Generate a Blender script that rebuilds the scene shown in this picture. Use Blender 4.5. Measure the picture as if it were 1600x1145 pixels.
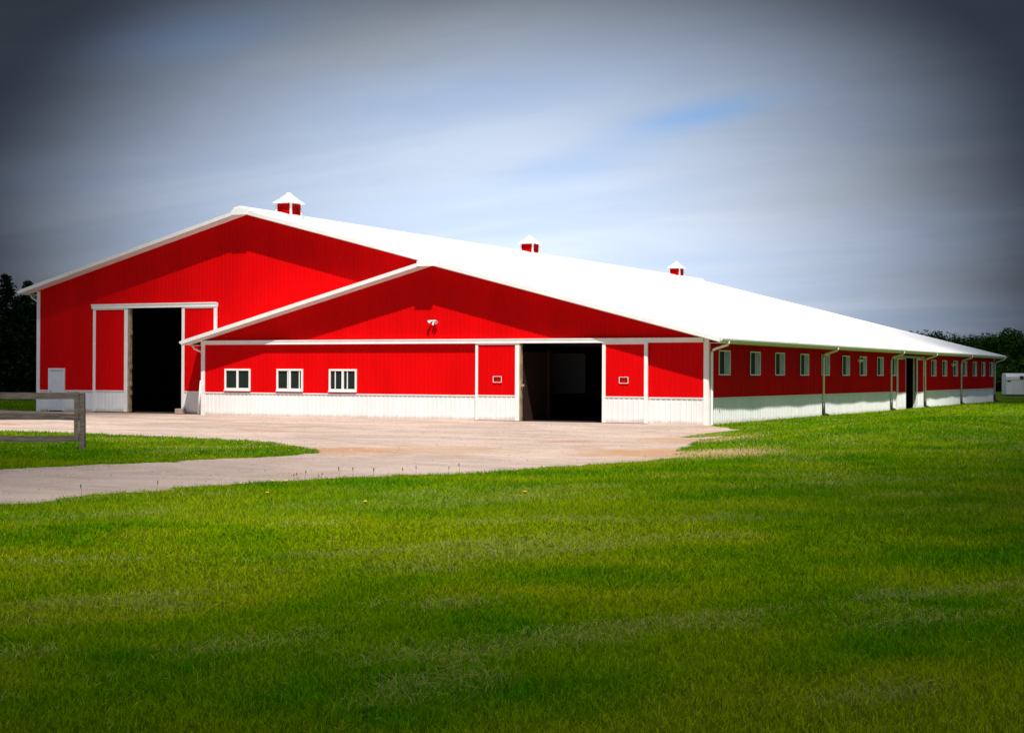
import bpy, math, random
import numpy as np
from mathutils import Vector, Matrix

S = bpy.context.scene
for o in list(bpy.data.objects):
    bpy.data.objects.remove(o, do_unlink=True)
COL = S.collection

# ------------------------------------------------------------------ camera
RT = Vector((0.8906770587308698, 0.4546137125185257, 0.004555155392513522))
UP = Vector((-0.0021237509746560787, -0.005858799668945111, 0.9999805818855869))
FW = Vector((-0.4546315725203479, 0.8906694374775428, 0.004252812141776187))
CAM = Vector((22.351151111056353, -61.29622386131136, 2.0659289330112673))
FPX = 2494.88
cd = bpy.data.cameras.new("camera")
cam = bpy.data.objects.new("camera", cd)
COL.objects.link(cam)
cam.matrix_world = Matrix(((RT.x, UP.x, -FW.x, CAM.x), (RT.y, UP.y, -FW.y, CAM.y),
                           (RT.z, UP.z, -FW.z, CAM.z), (0, 0, 0, 1)))
cd.sensor_width = 36.0
cd.lens = FPX * 36.0 / 1600.0
cd.clip_start = 0.3
cd.clip_end = 8000.0
S.camera = cam
S.render.resolution_x = 1024
S.render.resolution_y = 732

# ------------------------------------------------------------------ exposure
S.view_settings.view_transform = 'Standard'
S.view_settings.look = 'None'
S.view_settings.gamma = 1.0
S.view_settings.exposure = 0.68

# ------------------------------------------------------------------ sun
SUN = Vector((0.47, -0.66, 1.60)).normalized()
sd = bpy.data.lights.new("sun", 'SUN')
sd.energy = 4.6
sd.angle = math.radians(0.5)
sd.color = (1.0, 0.955, 0.88)
sun = bpy.data.objects.new("sun", sd)
COL.objects.link(sun)
sun.rotation_euler = SUN.to_track_quat('Z', 'Y').to_euler()
sun.location = (40, -60, 80)

# ------------------------------------------------------------------ world
W = bpy.data.worlds.new("World")
S.world = W
W.use_nodes = True
nt = W.node_tree
for n in list(nt.nodes):
    nt.nodes.remove(n)


class NB:
    """small node-graph helper"""
    def __init__(self, tree):
        self.t = tree

    def n(self, kind, **kw):
        nd = self.t.nodes.new(kind)
        for k, v in kw.items():
            setattr(nd, k, v)
        return nd

    def l(self, a, b):
        self.t.links.new(a, b)

    def val(self, sock, v):
        if hasattr(v, 'is_output') or isinstance(v, bpy.types.NodeSocket):
            self.l(v, sock)
        else:
            sock.default_value = v

    def math(self, op, a, b=0.0, c=None, clamp=False):
        nd = self.n('ShaderNodeMath', operation=op)
        nd.use_clamp = clamp
        self.val(nd.inputs[0], a)
        self.val(nd.inputs[1], b)
        if c is not None:
            self.val(nd.inputs[2], c)
        return nd.outputs[0]

    def ramp(self, v, a, b, c=0.0, d=1.0):
        nd = self.n('ShaderNodeMapRange', interpolation_type='SMOOTHSTEP')
        self.val(nd.inputs[0], v)
        for i, x in enumerate((a, b, c, d)):
            nd.inputs[i + 1].default_value = x
        return nd.outputs[0]

    def mix(self, f, a, b, kind='MIX'):
        nd = self.n('ShaderNodeMix', data_type='RGBA', blend_type=kind)
        self.val(nd.inputs[0], f)
        for i, x in ((6, a), (7, b)):
            if isinstance(x, (tuple, list)):
                nd.inputs[i].default_value = tuple(x) + ((1.0,) if len(x) == 3 else ())
            else:
                self.l(x, nd.inputs[i])
        return nd.outputs[2]

    def noise(self, vec, scale, detail=4.0, rough=0.55, dist=0.0):
        nd = self.n('ShaderNodeTexNoise')
        if vec is not None:
            self.l(vec, nd.inputs['Vector'])
        nd.inputs['Scale'].default_value = scale
        nd.inputs['Detail'].default_value = detail
        nd.inputs['Roughness'].default_value = rough
        nd.inputs['Distortion'].default_value = dist
        return nd.outputs['Fac']


wb = NB(nt)
wout = wb.n('ShaderNodeOutputWorld')
bg = wb.n('ShaderNodeBackground')
bg.inputs['Strength'].default_value = 0.05
sky = wb.n('ShaderNodeTexSky', sky_type='NISHITA')
sky.sun_disc = False
sky.sun_elevation = math.asin(SUN.z)
sky.sun_rotation = math.atan2(SUN.x, SUN.y)
sky.air_density = 1.0
sky.dust_density = 1.5
sky.ozone_density = 1.5
tc = wb.n('ShaderNodeTexCoord')
sep = wb.n('ShaderNodeSeparateXYZ')
wb.l(tc.outputs['Generated'], sep.inputs[0])
zz = wb.math('MAXIMUM', sep.outputs[2], 0.0)
inv = wb.math('DIVIDE', 1.0, wb.math('ADD', zz, 0.16))
cx = wb.math('MULTIPLY', sep.outputs[0], inv)
cy = wb.math('MULTIPLY', sep.outputs[1], inv)
cc = wb.n('ShaderNodeCombineXYZ')
wb.l(cx, cc.inputs[0]); wb.l(cy, cc.inputs[1]); wb.l(wb.math('MULTIPLY', zz, 3.0), cc.inputs[2])
mp = wb.n('ShaderNodeMapping')
wb.l(cc.outputs[0], mp.inputs[0])
mp.inputs['Rotation'].default_value = (0, 0, math.radians(-20))
mp.inputs['Scale'].default_value = (0.7, 1.1, 1.0)
n_big = wb.noise(mp.outputs[0], 0.7, 4.0, 0.45, 0.3)
n_fine = wb.noise(mp.outputs[0], 2.6, 6.0, 0.55, 0.5)
cov = wb.math('ADD', wb.math('MULTIPLY', n_big, 0.8), wb.math('MULTIPLY', n_fine, 0.2))


def pixdir(u, v):
    return (FW + RT * ((u - 800) / FPX) - UP * ((v - 572.5) / FPX)).normalized()


def blob(u, v, wid, hgt, tilt=0.0):
    """elongated opening in the cloud round one direction of the sky"""
    d = pixdir(u, v)
    a = Vector((d.y, -d.x, 0)).normalized()
    b = a.cross(d)
    ca, sa = math.cos(tilt), math.sin(tilt)
    a2 = a * ca + b * sa
    b2 = b * ca - a * sa
    q = None
    for ax, s in ((a2, wid), (b2, hgt)):
        dt = wb.n('ShaderNodeVectorMath', operation='DOT_PRODUCT')
        wb.l(tc.outputs['Generated'], dt.inputs[0])
        dt.inputs[1].default_value = ax / s
        p = wb.math('POWER', wb.math('ABSOLUTE', dt.outputs['Value']), 2.0)
        q = p if q is None else wb.math('ADD', q, p)
    df = wb.n('ShaderNodeVectorMath', operation='DOT_PRODUCT')
    wb.l(tc.outputs['Generated'], df.inputs[0])
    df.inputs[1].default_value = d
    front = wb.math('GREATER_THAN', df.outputs['Value'], 0.0)
    return wb.math('MULTIPLY', wb.math('EXPONENT', wb.math('MULTIPLY', q, -1.0)), front)


gap = wb.math('ADD', blob(1085, 182, 0.050, 0.0085, 0.2), wb.math('MULTIPLY', blob(900, 258, 0.045, 0.009, 0.2), 0.6))
gap = wb.math('ADD', gap, wb.math('MULTIPLY', blob(320, 50, 0.06, 0.016, 0.2), 0.55))
gap = wb.math('ADD', gap, wb.math('MULTIPLY', blob(760, 140, 0.07, 0.012, 0.15), 0.3))
gap = wb.math('MULTIPLY', gap, wb.ramp(n_fine, 0.35, 0.6, 0.8, 1.2))
# the bright thin part of the overcast sits over the barn; thicker grey cloud round it
dv = wb.n('ShaderNodeVectorMath', operation='DOT_PRODUCT')
wb.l(tc.outputs['Generated'], dv.inputs[0])
dc = pixdir(800, 470)
dv.inputs[1].default_value = dc
ang0 = wb.math('ARCCOSINE', dv.outputs['Value'])
dvz = wb.n('ShaderNodeVectorMath', operation='DOT_PRODUCT')
wb.l(tc.outputs['Generated'], dvz.inputs[0])
dvz.inputs[1].default_value = dc.cross(Vector((dc.y, -dc.x, 0)).normalized())
s2 = wb.math('POWER', wb.math('ABSOLUTE', dvz.outputs['Value']), 2.0)
h2 = wb.math('MAXIMUM', wb.math('SUBTRACT', wb.math('POWER', ang0, 2.0), s2), 0.0)
# the pale band of thin cloud is wider than it is high
ang = wb.math('SQRT', wb.math('ADD', wb.math('ADD', wb.math('MULTIPLY', h2, 0.38), wb.math('MULTIPLY', wb.math('POWER', h2, 2.0), 1.25)), s2))
ang = wb.math('ADD', ang, wb.math('MULTIPLY', wb.math('SUBTRACT', cov, 0.5), 0.08))
near = wb.ramp(ang, 0.02, 0.255, 1.0, 0.0)          # 1 over the barn, 0 in the thick cloud
thin = wb.mix(n_big, (9.6, 11.2, 13.6), (11.4, 12.7, 14.4))
thick = wb.mix(n_fine, (0.30, 0.38, 0.54), (0.50, 0.58, 0.76))
cloud = wb.mix(near, thick, thin)
streak = wb.n('ShaderNodeMapping'); wb.l(cc.outputs[0], streak.inputs[0])
streak.inputs['Rotation'].default_value = (0, 0, math.radians(-62)); streak.inputs['Scale'].default_value = (0.5, 1.7, 1.0)
n_st = wb.noise(streak.outputs[0], 1.5, 6.0, 0.55, 0.6)
cloud = wb.mix(wb.ramp(n_st, 0.3, 0.68), wb.mix(1.0, cloud, (0.91, 0.93, 0.97), 'MULTIPLY'), wb.mix(1.0, cloud, (1.07, 1.05, 1.03), 'MULTIPLY'))
cloud = wb.mix(wb.ramp(cov, 0.38, 0.62, 0.35, 0.0), cloud, wb.mix(1.0, cloud, (0.66, 0.80, 1.05), 'MULTIPLY'))
blue = wb.mix(wb.math('POWER', near, 0.7), (0.5, 0.9, 2.0), (5.0, 8.2, 13.4))
cloud = wb.mix(wb.math('MULTIPLY', gap, 0.8, clamp=True), cloud, blue)
# away from that part of the sky the ordinary broken sky takes over
other = wb.mix(wb.ramp(cov, 0.42, 0.62), sky.outputs[0], (1.2, 1.7, 2.8))
far = wb.ramp(ang, 0.36, 0.8, 0.0, 1.0)
wb.l(wb.mix(far, cloud, other), bg.inputs['Color'])
wb.l(bg.outputs[0], wout.inputs[0])

# ------------------------------------------------------------------ object helpers
def tag(o, label=None, cat=None, group=None, kind=None):
    if label: o['label'] = label
    if cat: o['category'] = cat
    if group: o['group'] = group
    if kind: o['kind'] = kind
    return o


def empty(name, loc=(0, 0, 0), rz=0.0, parent=None):
    o = bpy.data.objects.new(name, None)
    o.empty_display_size = 0.3
    COL.objects.link(o)
    o.location = loc
    o.rotation_euler = (0, 0, rz)
    if parent: o.parent = parent
    return o


class MB:
    def __init__(self):
        self.v = []; self.f = []; self.m = []; self.mi = 0

    def poly(self, pts):
        b = len(self.v)
        self.v += [tuple(p) for p in pts]
        self.f.append(tuple(range(b, b + len(pts)))); self.m.append(self.mi)

    def box(self, x0, x1, y0, y1, z0, z1, M=None):
        b = len(self.v)
        for z in (z0, z1):
            for x, y in ((x0, y0), (x1, y0), (x1, y1), (x0, y1)):
                p = Vector((x, y, z))
                if M: p = M @ p
                self.v.append(tuple(p))
        for q in ((3, 2, 1, 0), (4, 5, 6, 7), (0, 1, 5, 4), (1, 2, 6, 5), (2, 3, 7, 6), (3, 0, 4, 7)):
            self.f.append(tuple(b + i for i in q)); self.m.append(self.mi)

    def prism(self, pts, d):
        """closed polygon pts extruded by vector d"""
        b = len(self.v); n = len(pts); d = Vector(d)
        self.v += [tuple(Vector(p)) for p in pts] + [tuple(Vector(p) + d) for p in pts]
        self.f.append(tuple(range(b + n - 1, b - 1, -1))); self.m.append(self.mi)
        self.f.append(tuple(range(b + n, b + 2 * n))); self.m.append(self.mi)
        for i in range(n):
            j = (i + 1) % n
            self.f.append((b + i, b + j, b + n + j, b + n + i)); self.m.append(self.mi)

    def tube(self, path, rad, seg=8, cap=True):
        b = len(self.v); n = len(path)
        if not isinstance(rad, (list, tuple)): rad = [rad] * n
        P = [Vector(p) for p in path]
        for i in range(n):
            t = (P[min(i + 1, n - 1)] - P[max(i - 1, 0)]).normalized()
            a = Vector((0, 0, 1)) if abs(t.z) < 0.9 else Vector((1, 0, 0))
            u = t.cross(a).normalized(); w = t.cross(u)
            for k in range(seg):
                an = 2 * math.pi * (k + 0.5) / seg
                self.v.append(tuple(P[i] + (u * math.cos(an) + w * math.sin(an)) * rad[i]))
        for i in range(n - 1):
            for k in range(seg):
                k2 = (k + 1) % seg
                self.f.append((b + i * seg + k, b + i * seg + k2, b + (i + 1) * seg + k2, b + (i + 1) * seg + k))
                self.m.append(self.mi)
        if cap:
            self.f.append(tuple(b + k for k in range(seg - 1, -1, -1))); self.m.append(self.mi)
            self.f.append(tuple(b + (n - 1) * seg + k for k in range(seg))); self.m.append(self.mi)

    def build(self, name, mats, parent=None, smooth=False, bevel=0.0, label=None):
        me = bpy.data.meshes.new(name)
        me.from_pydata(self.v, [], self.f)
        if not isinstance(mats, (list, tuple)): mats = [mats]
        for m in mats: me.materials.append(m)
        if len(mats) > 1:
            me.polygons.foreach_set('material_index', self.m)
        if smooth:
            me.polygons.foreach_set('use_smooth', [True] * len(self.f))
        me.update()
        o = bpy.data.objects.new(name, me)
        COL.objects.link(o)
        if parent: o.parent = parent
        if bevel:
            md = o.modifiers.new('bevel', 'BEVEL'); md.width = bevel; md.segments = 2
            md.limit_method = 'ANGLE'
        if label: o['label'] = label
        return o


def pieces(mb, name, mats, parent=None, **kw):
    """build every connected piece of mb as an object of its own"""
    par = list(range(len(mb.v)))

    def find(a):
        while par[a] != a:
            par[a] = par[par[a]]; a = par[a]
        return a
    for f in mb.f:
        a = find(f[0])
        for i in f[1:]: par[find(i)] = a
    grp = {}
    for f in mb.f: grp.setdefault(find(f[0]), []).append(f)
    out = []
    for fs in grp.values():
        idx = {}; m = MB()
        for f in fs:
            g = []
            for i in f:
                if i not in idx: idx[i] = len(m.v); m.v.append(mb.v[i])
                g.append(idx[i])
            m.f.append(tuple(g)); m.m.append(0)
        out.append(m.build(name, mats, parent, **kw))
    return out


def copy_tree(o, parent=None):
    c = o.copy()
    COL.objects.link(c)
    if parent: c.parent = parent
    for ch in o.children:
        copy_tree(ch, c)
    return c


# ------------------------------------------------------------------ materials
def mat(name):
    m = bpy.data.materials.new(name)
    m.use_nodes = True
    t = m.node_tree
    b = NB(t)
    pr = t.nodes['Principled BSDF']
    return m, b, pr


def vary(b, pr, col, amt=0.12, scale=1.5, rough=0.5, bump=0.0, bscale=40.0, stretch=None, dirt=None):
    tcn = b.n('ShaderNodeTexCoord')
    vec = tcn.outputs['Object']
    if stretch:
        m_ = b.n('ShaderNodeMapping'); b.l(vec, m_.inputs[0]); m_.inputs['Scale'].default_value = stretch
        vec = m_.outputs[0]
    n1 = b.noise(vec, scale, 6.0, 0.6)
    lo = tuple(c * (1 - amt) for c in col); hi = tuple(min(1, c * (1 + amt)) for c in col)
    c = b.mix(b.ramp(n1, 0.3, 0.7), lo, hi)
    if dirt:
        n2 = b.noise(vec, scale * 3.1, 8.0, 0.7)
        c = b.mix(b.ramp(n2, 0.62, 0.78, 0.0, dirt[1]), c, dirt[0])
    b.l(c, pr.inputs['Base Color'])
    pr.inputs['Roughness'].default_value = rough
    if bump:
        nb = b.noise(tcn.outputs['Object'], bscale, 4.0, 0.6)
        bp = b.n('ShaderNodeBump'); bp.inputs['Strength'].default_value = bump
        bp.inputs['Distance'].default_value = 0.02
        b.l(nb, bp.inputs['Height']); b.l(bp.outputs[0], pr.inputs['Normal'])
    return c


def simple(name, col, rough=0.5, **kw):
    m, b, pr = mat(name)
    vary(b, pr, col, rough=rough, **kw)
    return m


RED, b_, p_ = mat('red_steel_siding')
vary(b_, p_, (0.62, 0.001, 0.002), amt=0.08, scale=0.7, rough=0.5, stretch=(1, 1, 0.35), dirt=((0.60, 0.03, 0.03), 0.2))
p_.inputs['Specular IOR Level'].default_value = 0.05
WHITE, b_, p_ = mat('white_steel_siding')
vary(b_, p_, (0.76, 0.765, 0.76), amt=0.05, scale=1.3, rough=0.45, stretch=(1, 1, 0.3), dirt=((0.66, 0.62, 0.56), 0.35))
# dust and mud splashed up from the ground on the lowest hand's breadth of the sheets
t_ = b_.n('ShaderNodeTexCoord'); s_ = b_.n('ShaderNodeSeparateXYZ'); b_.l(t_.outputs['Object'], s_.inputs[0])
nz = b_.noise(t_.outputs['Object'], 2.2, 6.0, 0.7)
hz = b_.math('ADD', s_.outputs[2], b_.math('MULTIPLY', b_.math('SUBTRACT', nz, 0.5), -0.35))
c_old = p_.inputs['Base Color'].links[0].from_socket
b_.l(b_.mix(b_.ramp(hz, 0.0, 0.22, 0.65, 0.0), c_old, (0.42, 0.32, 0.24)), p_.inputs['Base Color'])
TRIM = simple('white_trim_paint', (0.80, 0.79, 0.77), 0.45, amt=0.05, scale=2.0)
DOORWHITE = simple('painted_door', (0.72, 0.74, 0.78), 0.4, amt=0.03, scale=2.0)
ROOF, b_, p_ = mat('white_steel_roof')
vary(b_, p_, (0.86, 0.86, 0.86), amt=0.03, scale=0.4, rough=0.4)
tcn = b_.n('ShaderNodeTexCoord'); sp = b_.n('ShaderNodeSeparateXYZ'); b_.l(tcn.outputs['Object'], sp.inputs[0])
w = b_.math('PINGPONG', sp.outputs[1], 0.1145)
w = b_.ramp(w, 0.092, 0.108)
bp = b_.n('ShaderNodeBump'); bp.inputs['Strength'].default_value = 0.6; bp.inputs['Distance'].default_value = 0.018
b_.l(w, bp.inputs['Height']); b_.l(bp.outputs[0], p_.inputs['Normal'])
GLASS, b_, p_ = mat('window_glass')
p_.inputs['Base Color'].default_value = (0.010, 0.016, 0.02, 1); p_.inputs['Roughness'].default_value = 0.03
p_.inputs['Specular IOR Level'].default_value = 0.5
TEAL, b_, p_ = mat('painted_reflection_glass')  # pale sky reflection put into the pane's base colour
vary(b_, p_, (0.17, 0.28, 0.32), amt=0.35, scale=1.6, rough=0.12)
SCREEN = simple('insect_screen', (0.012, 0.016, 0.03), 0.9, amt=0.1)
WOOD = simple('weathered_wood', (0.12, 0.095, 0.078), 0.85, amt=0.4, scale=2.2, stretch=(1.2, 1.2, 9), bump=0.5,
              bscale=30, dirt=((0.06, 0.05, 0.045), 0.7))
EDGE = simple('raw_timber', (0.30, 0.22, 0.13), 0.8, amt=0.3, scale=3, dirt=((0.25, 0.12, 0.04), 0.6))
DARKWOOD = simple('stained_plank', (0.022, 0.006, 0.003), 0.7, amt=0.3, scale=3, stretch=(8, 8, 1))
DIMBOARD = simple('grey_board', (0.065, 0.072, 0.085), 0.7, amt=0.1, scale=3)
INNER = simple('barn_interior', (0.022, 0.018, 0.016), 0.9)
BLACK = simple('black_plastic', (0.012, 0.014, 0.013), 0.5)
GREYMETAL = simple('grey_metal', (0.35, 0.35, 0.36), 0.4)
RUBBER = simple('tyre_rubber', (0.02, 0.02, 0.02), 0.85)
BLOCK = simple('concrete_block', (0.36, 0.25, 0.19), 0.9, amt=0.2, scale=6, bump=0.5)
LAMPGLASS = simple('lamp_lens', (0.55, 0.55, 0.5), 0.2)
TRAILER = simple('trailer_paint', (0.62, 0.61, 0.60), 0.35, amt=0.05, scale=1, dirt=((0.4, 0.36, 0.3), 0.3))
PINK = simple('faded_lettering', (0.62, 0.36, 0.34), 0.5)

# ------------------------------------------------------------------ terrain
def vnoise(x, y, seed=0):
    """smooth value noise, numpy, range 0..1"""
    x = np.asarray(x, float); y = np.asarray(y, float)
    xi = np.floor(x).astype(np.int64); yi = np.floor(y).astype(np.int64)
    fx = x - xi; fy = y - yi
    fx = fx * fx * (3 - 2 * fx); fy = fy * fy * (3 - 2 * fy)

    def h(a, b):
        n = (a * 374761393 + b * 668265263 + seed * 1442695041) & 0x7fffffff
        n = ((n ^ (n >> 13)) * 1274126177) & 0x7fffffff
        return ((n ^ (n >> 16)) & 0xffff) / 65535.0
    return (h(xi, yi) * (1 - fx) + h(xi + 1, yi) * fx) * (1 - fy) + (h(xi, yi + 1) * (1 - fx) + h(xi + 1, yi + 1) * fx) * fy


def fbm(x, y, seed=0, oct=4):
    s = 0; a = 0.5; t = 0
    for i in range(oct):
        s = s + a * vnoise(x * 2 ** i + 17.3 * i, y * 2 ** i - 9.1 * i, seed + i); t += a; a *= 0.55
    return s / t


def sstep(a, b, x):
    t = np.clip((x - a) / (b - a), 0, 1)
    return t * t * (3 - 2 * t)


def H(x, y):
    x = np.asarray(x, float); y = np.asarray(y, float)
    h = 0.18 * sstep(-2, 62, y) * sstep(-1.0, 3.0, x)
    r = sstep(6.0, 11.0, x + 0.12 * (y + 20)) * sstep(-52, -38, y)      # lawn right of the drive and beside the stable
    h = h + r * 0.16 * (fbm(x / 9 + 3.1, y / 16 + 1.7, 5, 2) - 0.42)
    m1 = np.exp(-(((x - 9.5) / 3.0) ** 2 + ((y + 2) / 12.0) ** 2)) * 0.42
    m2 = np.exp(-(((x - 8.5) / 2.6) ** 2 + ((y - 26) / 10.0) ** 2)) * 0.34
    h = h + (m1 + m2)
    near = sstep(-30, -42, y) * sstep(5.0, 9.0, x)
    h = h + near * 0.05 * (fbm(x / 2.2, y / 2.2, 9, 2) - 0.5)
    # slopes down a little towards the road on its far side
    return h


def pip(px, py, poly):
    px = np.asarray(px); py = np.asarray(py)
    ins = np.zeros(px.shape, bool)
    n = len(poly)
    for i in range(n):
        x1, y1 = poly[i]; x2, y2 = poly[(i + 1) % n]
        if y1 == y2: continue
        c = ((y1 > py) != (y2 > py)) & (px < (x2 - x1) * (py - y1) / (y2 - y1) + x1)
        ins ^= c
    return ins


DRIVE = [(-120, 1.5), (-40.7, 1.6), (-37.2, 0.6), (-33, 0.9), (-30.9, 1.6), (-27.5, 1.6), (-25.75, 1.6), (-25.45, 0.5), (-0.1, 0.5), (0.25, -0.2), (0.5, -1.0), (2.6, -4.0), (3.7, -4.3), (3.2, -6.0), (4.3, -9.7), (5.5, -16),
         (6.9, -21.1), (8.2, -24.2), (8.0, -26.4), (7.0, -31.1), (5.9, -33.4), (4.7, -36.4), (4.1, -39.8), (4.15, -43),
         (4.4, -60), (4.6, -130), (-3.2, -130), (-3.0, -60), (-2.5, -36.3), (-1.2, -31.7), (-0.5, -28.6), (-0.9, -26.6),
         (-2.0, -25.4), (-5, -22.9), (-8.2, -21.8), (-15.3, -20.4), (-30, -20.6), (-120, -21)]


def in_drive(x, y, wob=0.0):
    jx = (fbm(x / 0.9, y / 0.9, 21, 3) - 0.5) * 0.9
    jy = (fbm(x / 0.9 + 40, y / 0.9, 22, 3) - 0.5) * 0.9
    k = sstep(-1.2, -3.0, y)       # keep clean against the barn
    return pip(x + jx * k, y + jy * k, DRIVE)


def grid_mesh(name, xs, ys, zoff, mats, keep=None):
    X, Y = np.meshgrid(xs, ys)
    Z = H(X, Y) + zoff
    nx, ny = len(xs), len(ys)
    v = np.stack([X.ravel(), Y.ravel(), Z.ravel()], 1)
    I, J = np.meshgrid(np.arange(nx - 1), np.arange(ny - 1))
    a = (J * nx + I).ravel()
    q = np.stack([a, a + 1, a + nx + 1, a + nx], 1)
    if keep is not None:
        cx_ = (X[:-1, :-1] + X[1:, 1:]).ravel() / 2; cy_ = (Y[:-1, :-1] + Y[1:, 1:]).ravel() / 2
        q = q[keep(cx_, cy_)]
        used = np.unique(q); rm = np.full(len(v), -1); rm[used] = np.arange(len(used))
        v = v[used]; q = rm[q]
    return fast_mesh(name, v, q, mats, smooth=True)


def fast_mesh(name, v, q, mats, smooth=False, col=None, parent=None):
    me = bpy.data.meshes.new(name)
    k = q.shape[1]
    me.vertices.add(len(v)); me.vertices.foreach_set('co', v.astype(np.float32).ravel())
    me.loops.add(q.size); me.loops.foreach_set('vertex_index', q.astype(np.int32).ravel())
    me.polygons.add(len(q)); me.polygons.foreach_set('loop_start', (np.arange(len(q)) * k).astype(np.int32))
    me.polygons.foreach_set('use_smooth', np.full(len(q), smooth))
    me.update(calc_edges=True)
    if col is not None:
        at = me.color_attributes.new('Col', 'FLOAT_COLOR', 'POINT')
        at.data.foreach_set('color', np.concatenate([col, np.ones((len(col), 1))], 1).astype(np.float32).ravel())
    if not isinstance(mats, (list, tuple)): mats = [mats]
    for m in mats: me.materials.append(m)
    o = bpy.data.objects.new(name, me)
    COL.objects.link(o)
    if parent: o.parent = parent
    return o


# lawn ground material
LAWN, b, pr = mat('lawn_soil_and_turf')
tcn = b.n('ShaderNodeTexCoord')
mpn = b.n('ShaderNodeMapping'); b.l(tcn.outputs['Object'], mpn.inputs[0])
mpn.inputs['Rotation'].default_value = (0, 0, math.radians(-27)); mpn.inputs['Scale'].default_value = (0.35, 1.0, 1.0)
nA = b.noise(mpn.outputs[0], 0.35, 5.0, 0.6)
nB = b.noise(tcn.outputs['Object'], 2.5, 6.0, 0.7)
nC = b.noise(tcn.outputs['Object'], 14.0, 4.0, 0.7)
c = b.mix(b.ramp(nA, 0.35, 0.65), (0.040, 0.125, 0.001), (0.125, 0.185, 0.002))
c = b.mix(b.ramp(nB, 0.35, 0.7, 0.0, 0.6), c, (0.15, 0.19, 0.006))
c = b.mix(b.ramp(nC, 0.45, 0.7, 0.0, 0.6), c, (0.018, 0.045, 0.005))
sp = b.n('ShaderNodeSeparateXYZ'); b.l(tcn.outputs['Object'], sp.inputs[0])
for px_, py_, rx_, ry_ in ((8.4, -22.3, 2.0, 3.4), (5.6, -13.0, 1.2, 5.0)):      # bare trampled soil beside the lane
    dx = b.math('DIVIDE', b.math('SUBTRACT', sp.outputs[0], px_), rx_); dy = b.math('DIVIDE', b.math('SUBTRACT', sp.outputs[1], py_), ry_)
    d = b.math('SQRT', b.math('ADD', b.math('MULTIPLY', dx, dx), b.math('MULTIPLY', dy, dy)))
    d = b.math('ADD', d, b.math('MULTIPLY', b.math('SUBTRACT', nB, 0.5), 0.8))
    c = b.mix(b.ramp(d, 0.4, 1.1, 0.95, 0.0), c, (0.36, 0.24, 0.13))
b.l(c, pr.inputs['Base Color']); pr.inputs['Roughness'].default_value = 1.0
pr.inputs['Specular IOR Level'].default_value = 0.05
bp = b.n('ShaderNodeBump'); bp.inputs['Strength'].default_value = 0.9; bp.inputs['Distance'].default_value = 0.06
b.l(nC, bp.inputs['Height']); b.l(bp.outputs[0], pr.inputs['Normal'])

GRAVEL, b, pr = mat('pinkish_gravel')
tcn = b.n('ShaderNodeTexCoord')
mpn = b.n('ShaderNodeMapping'); b.l(tcn.outputs['Object'], mpn.inputs[0])
mpn.inputs['Rotation'].default_value = (0, 0, math.radians(-8)); mpn.inputs['Scale'].default_value = (0.5, 1.0, 1.0)
n1 = b.noise(mpn.outputs[0], 0.45, 6.0, 0.65, 0.6)
n2 = b.noise(mpn.outputs[0], 2.4, 6.0, 0.7, 0.3)
n3 = b.noise(tcn.outputs['Object'], 22.0, 4.0, 0.8)
n4 = b.noise(tcn.outputs['Object'], 0.22, 3.0, 0.6)
c = b.mix(b.ramp(n1, 0.35, 0.65), (0.31, 0.232, 0.195), (0.46, 0.350, 0.290))
c = b.mix(b.ramp(n2, 0.4, 0.7, 0.0, 0.6), c, (0.50, 0.41, 0.35))
n5 = b.noise(tcn.outputs['Object'], 6.0, 5.0, 0.8)
c = b.mix(b.ramp(n5, 0.5, 0.75, 0.0, 0.35), c, (0.20, 0.155, 0.135))
c = b.mix(b.ramp(n4, 0.55, 0.68, 0.0, 0.55), c, (0.30, 0.165, 0.095))
c = b.mix(b.ramp(n3, 0.5, 0.72, 0.0, 0.45), c, (0.13, 0.10, 0.085))
sp = b.n('ShaderNodeSeparateXYZ'); b.l(tcn.outputs['Object'], sp.inputs[0])
# greyer crushed stone on the lane itself, redder dirt near the barn
c = b.mix(b.ramp(sp.outputs[1], -34.0, -24.0, 0.40, 0.0), c, (0.28, 0.235, 0.215))


def patch(px, py, r, amt):
    """bare reddish dirt of its own shape on the gravel"""
    dx = b.math('SUBTRACT', sp.outputs[0], px); dy = b.math('SUBTRACT', sp.outputs[1], py)
    d = b.math('SQRT', b.math('ADD', b.math('MULTIPLY', dx, dx), b.math('MULTIPLY', dy, dy)))
    d = b.math('ADD', d, b.math('MULTIPLY', b.math('SUBTRACT', n2, 0.5), r * 1.2))
    return b.ramp(d, r * 0.35, r, amt, 0.0)


for px_, py_, r_, a_ in ((-0.8, -26.0, 2.6, 0.7), (1.0, -24.0, 3.4, 0.35), (7.2, -22.5, 3.6, 0.75), (5.0, -14.5, 3.0, 0.6), (4, -8, 2.5, 0.5), (-29, 0.8, 2.6, 0.5),
                         (-24, -0.6, 1.8, 0.3), (-8.2, -0.3, 1.0, 0.4)):
    c = b.mix(patch(px_, py_, r_, a_), c, (0.36, 0.20, 0.10))
b.l(c, pr.inputs['Base Color']); pr.inputs['Roughness'].default_value = 1.0
pr.inputs['Specular IOR Level'].default_value = 0.05
bp = b.n('ShaderNodeBump'); bp.inputs['Strength'].default_value = 0.8; bp.inputs['Distance'].default_value = 0.03
b.l(n3, bp.inputs['Height']); b.l(bp.outputs[0], pr.inputs['Normal'])

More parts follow.
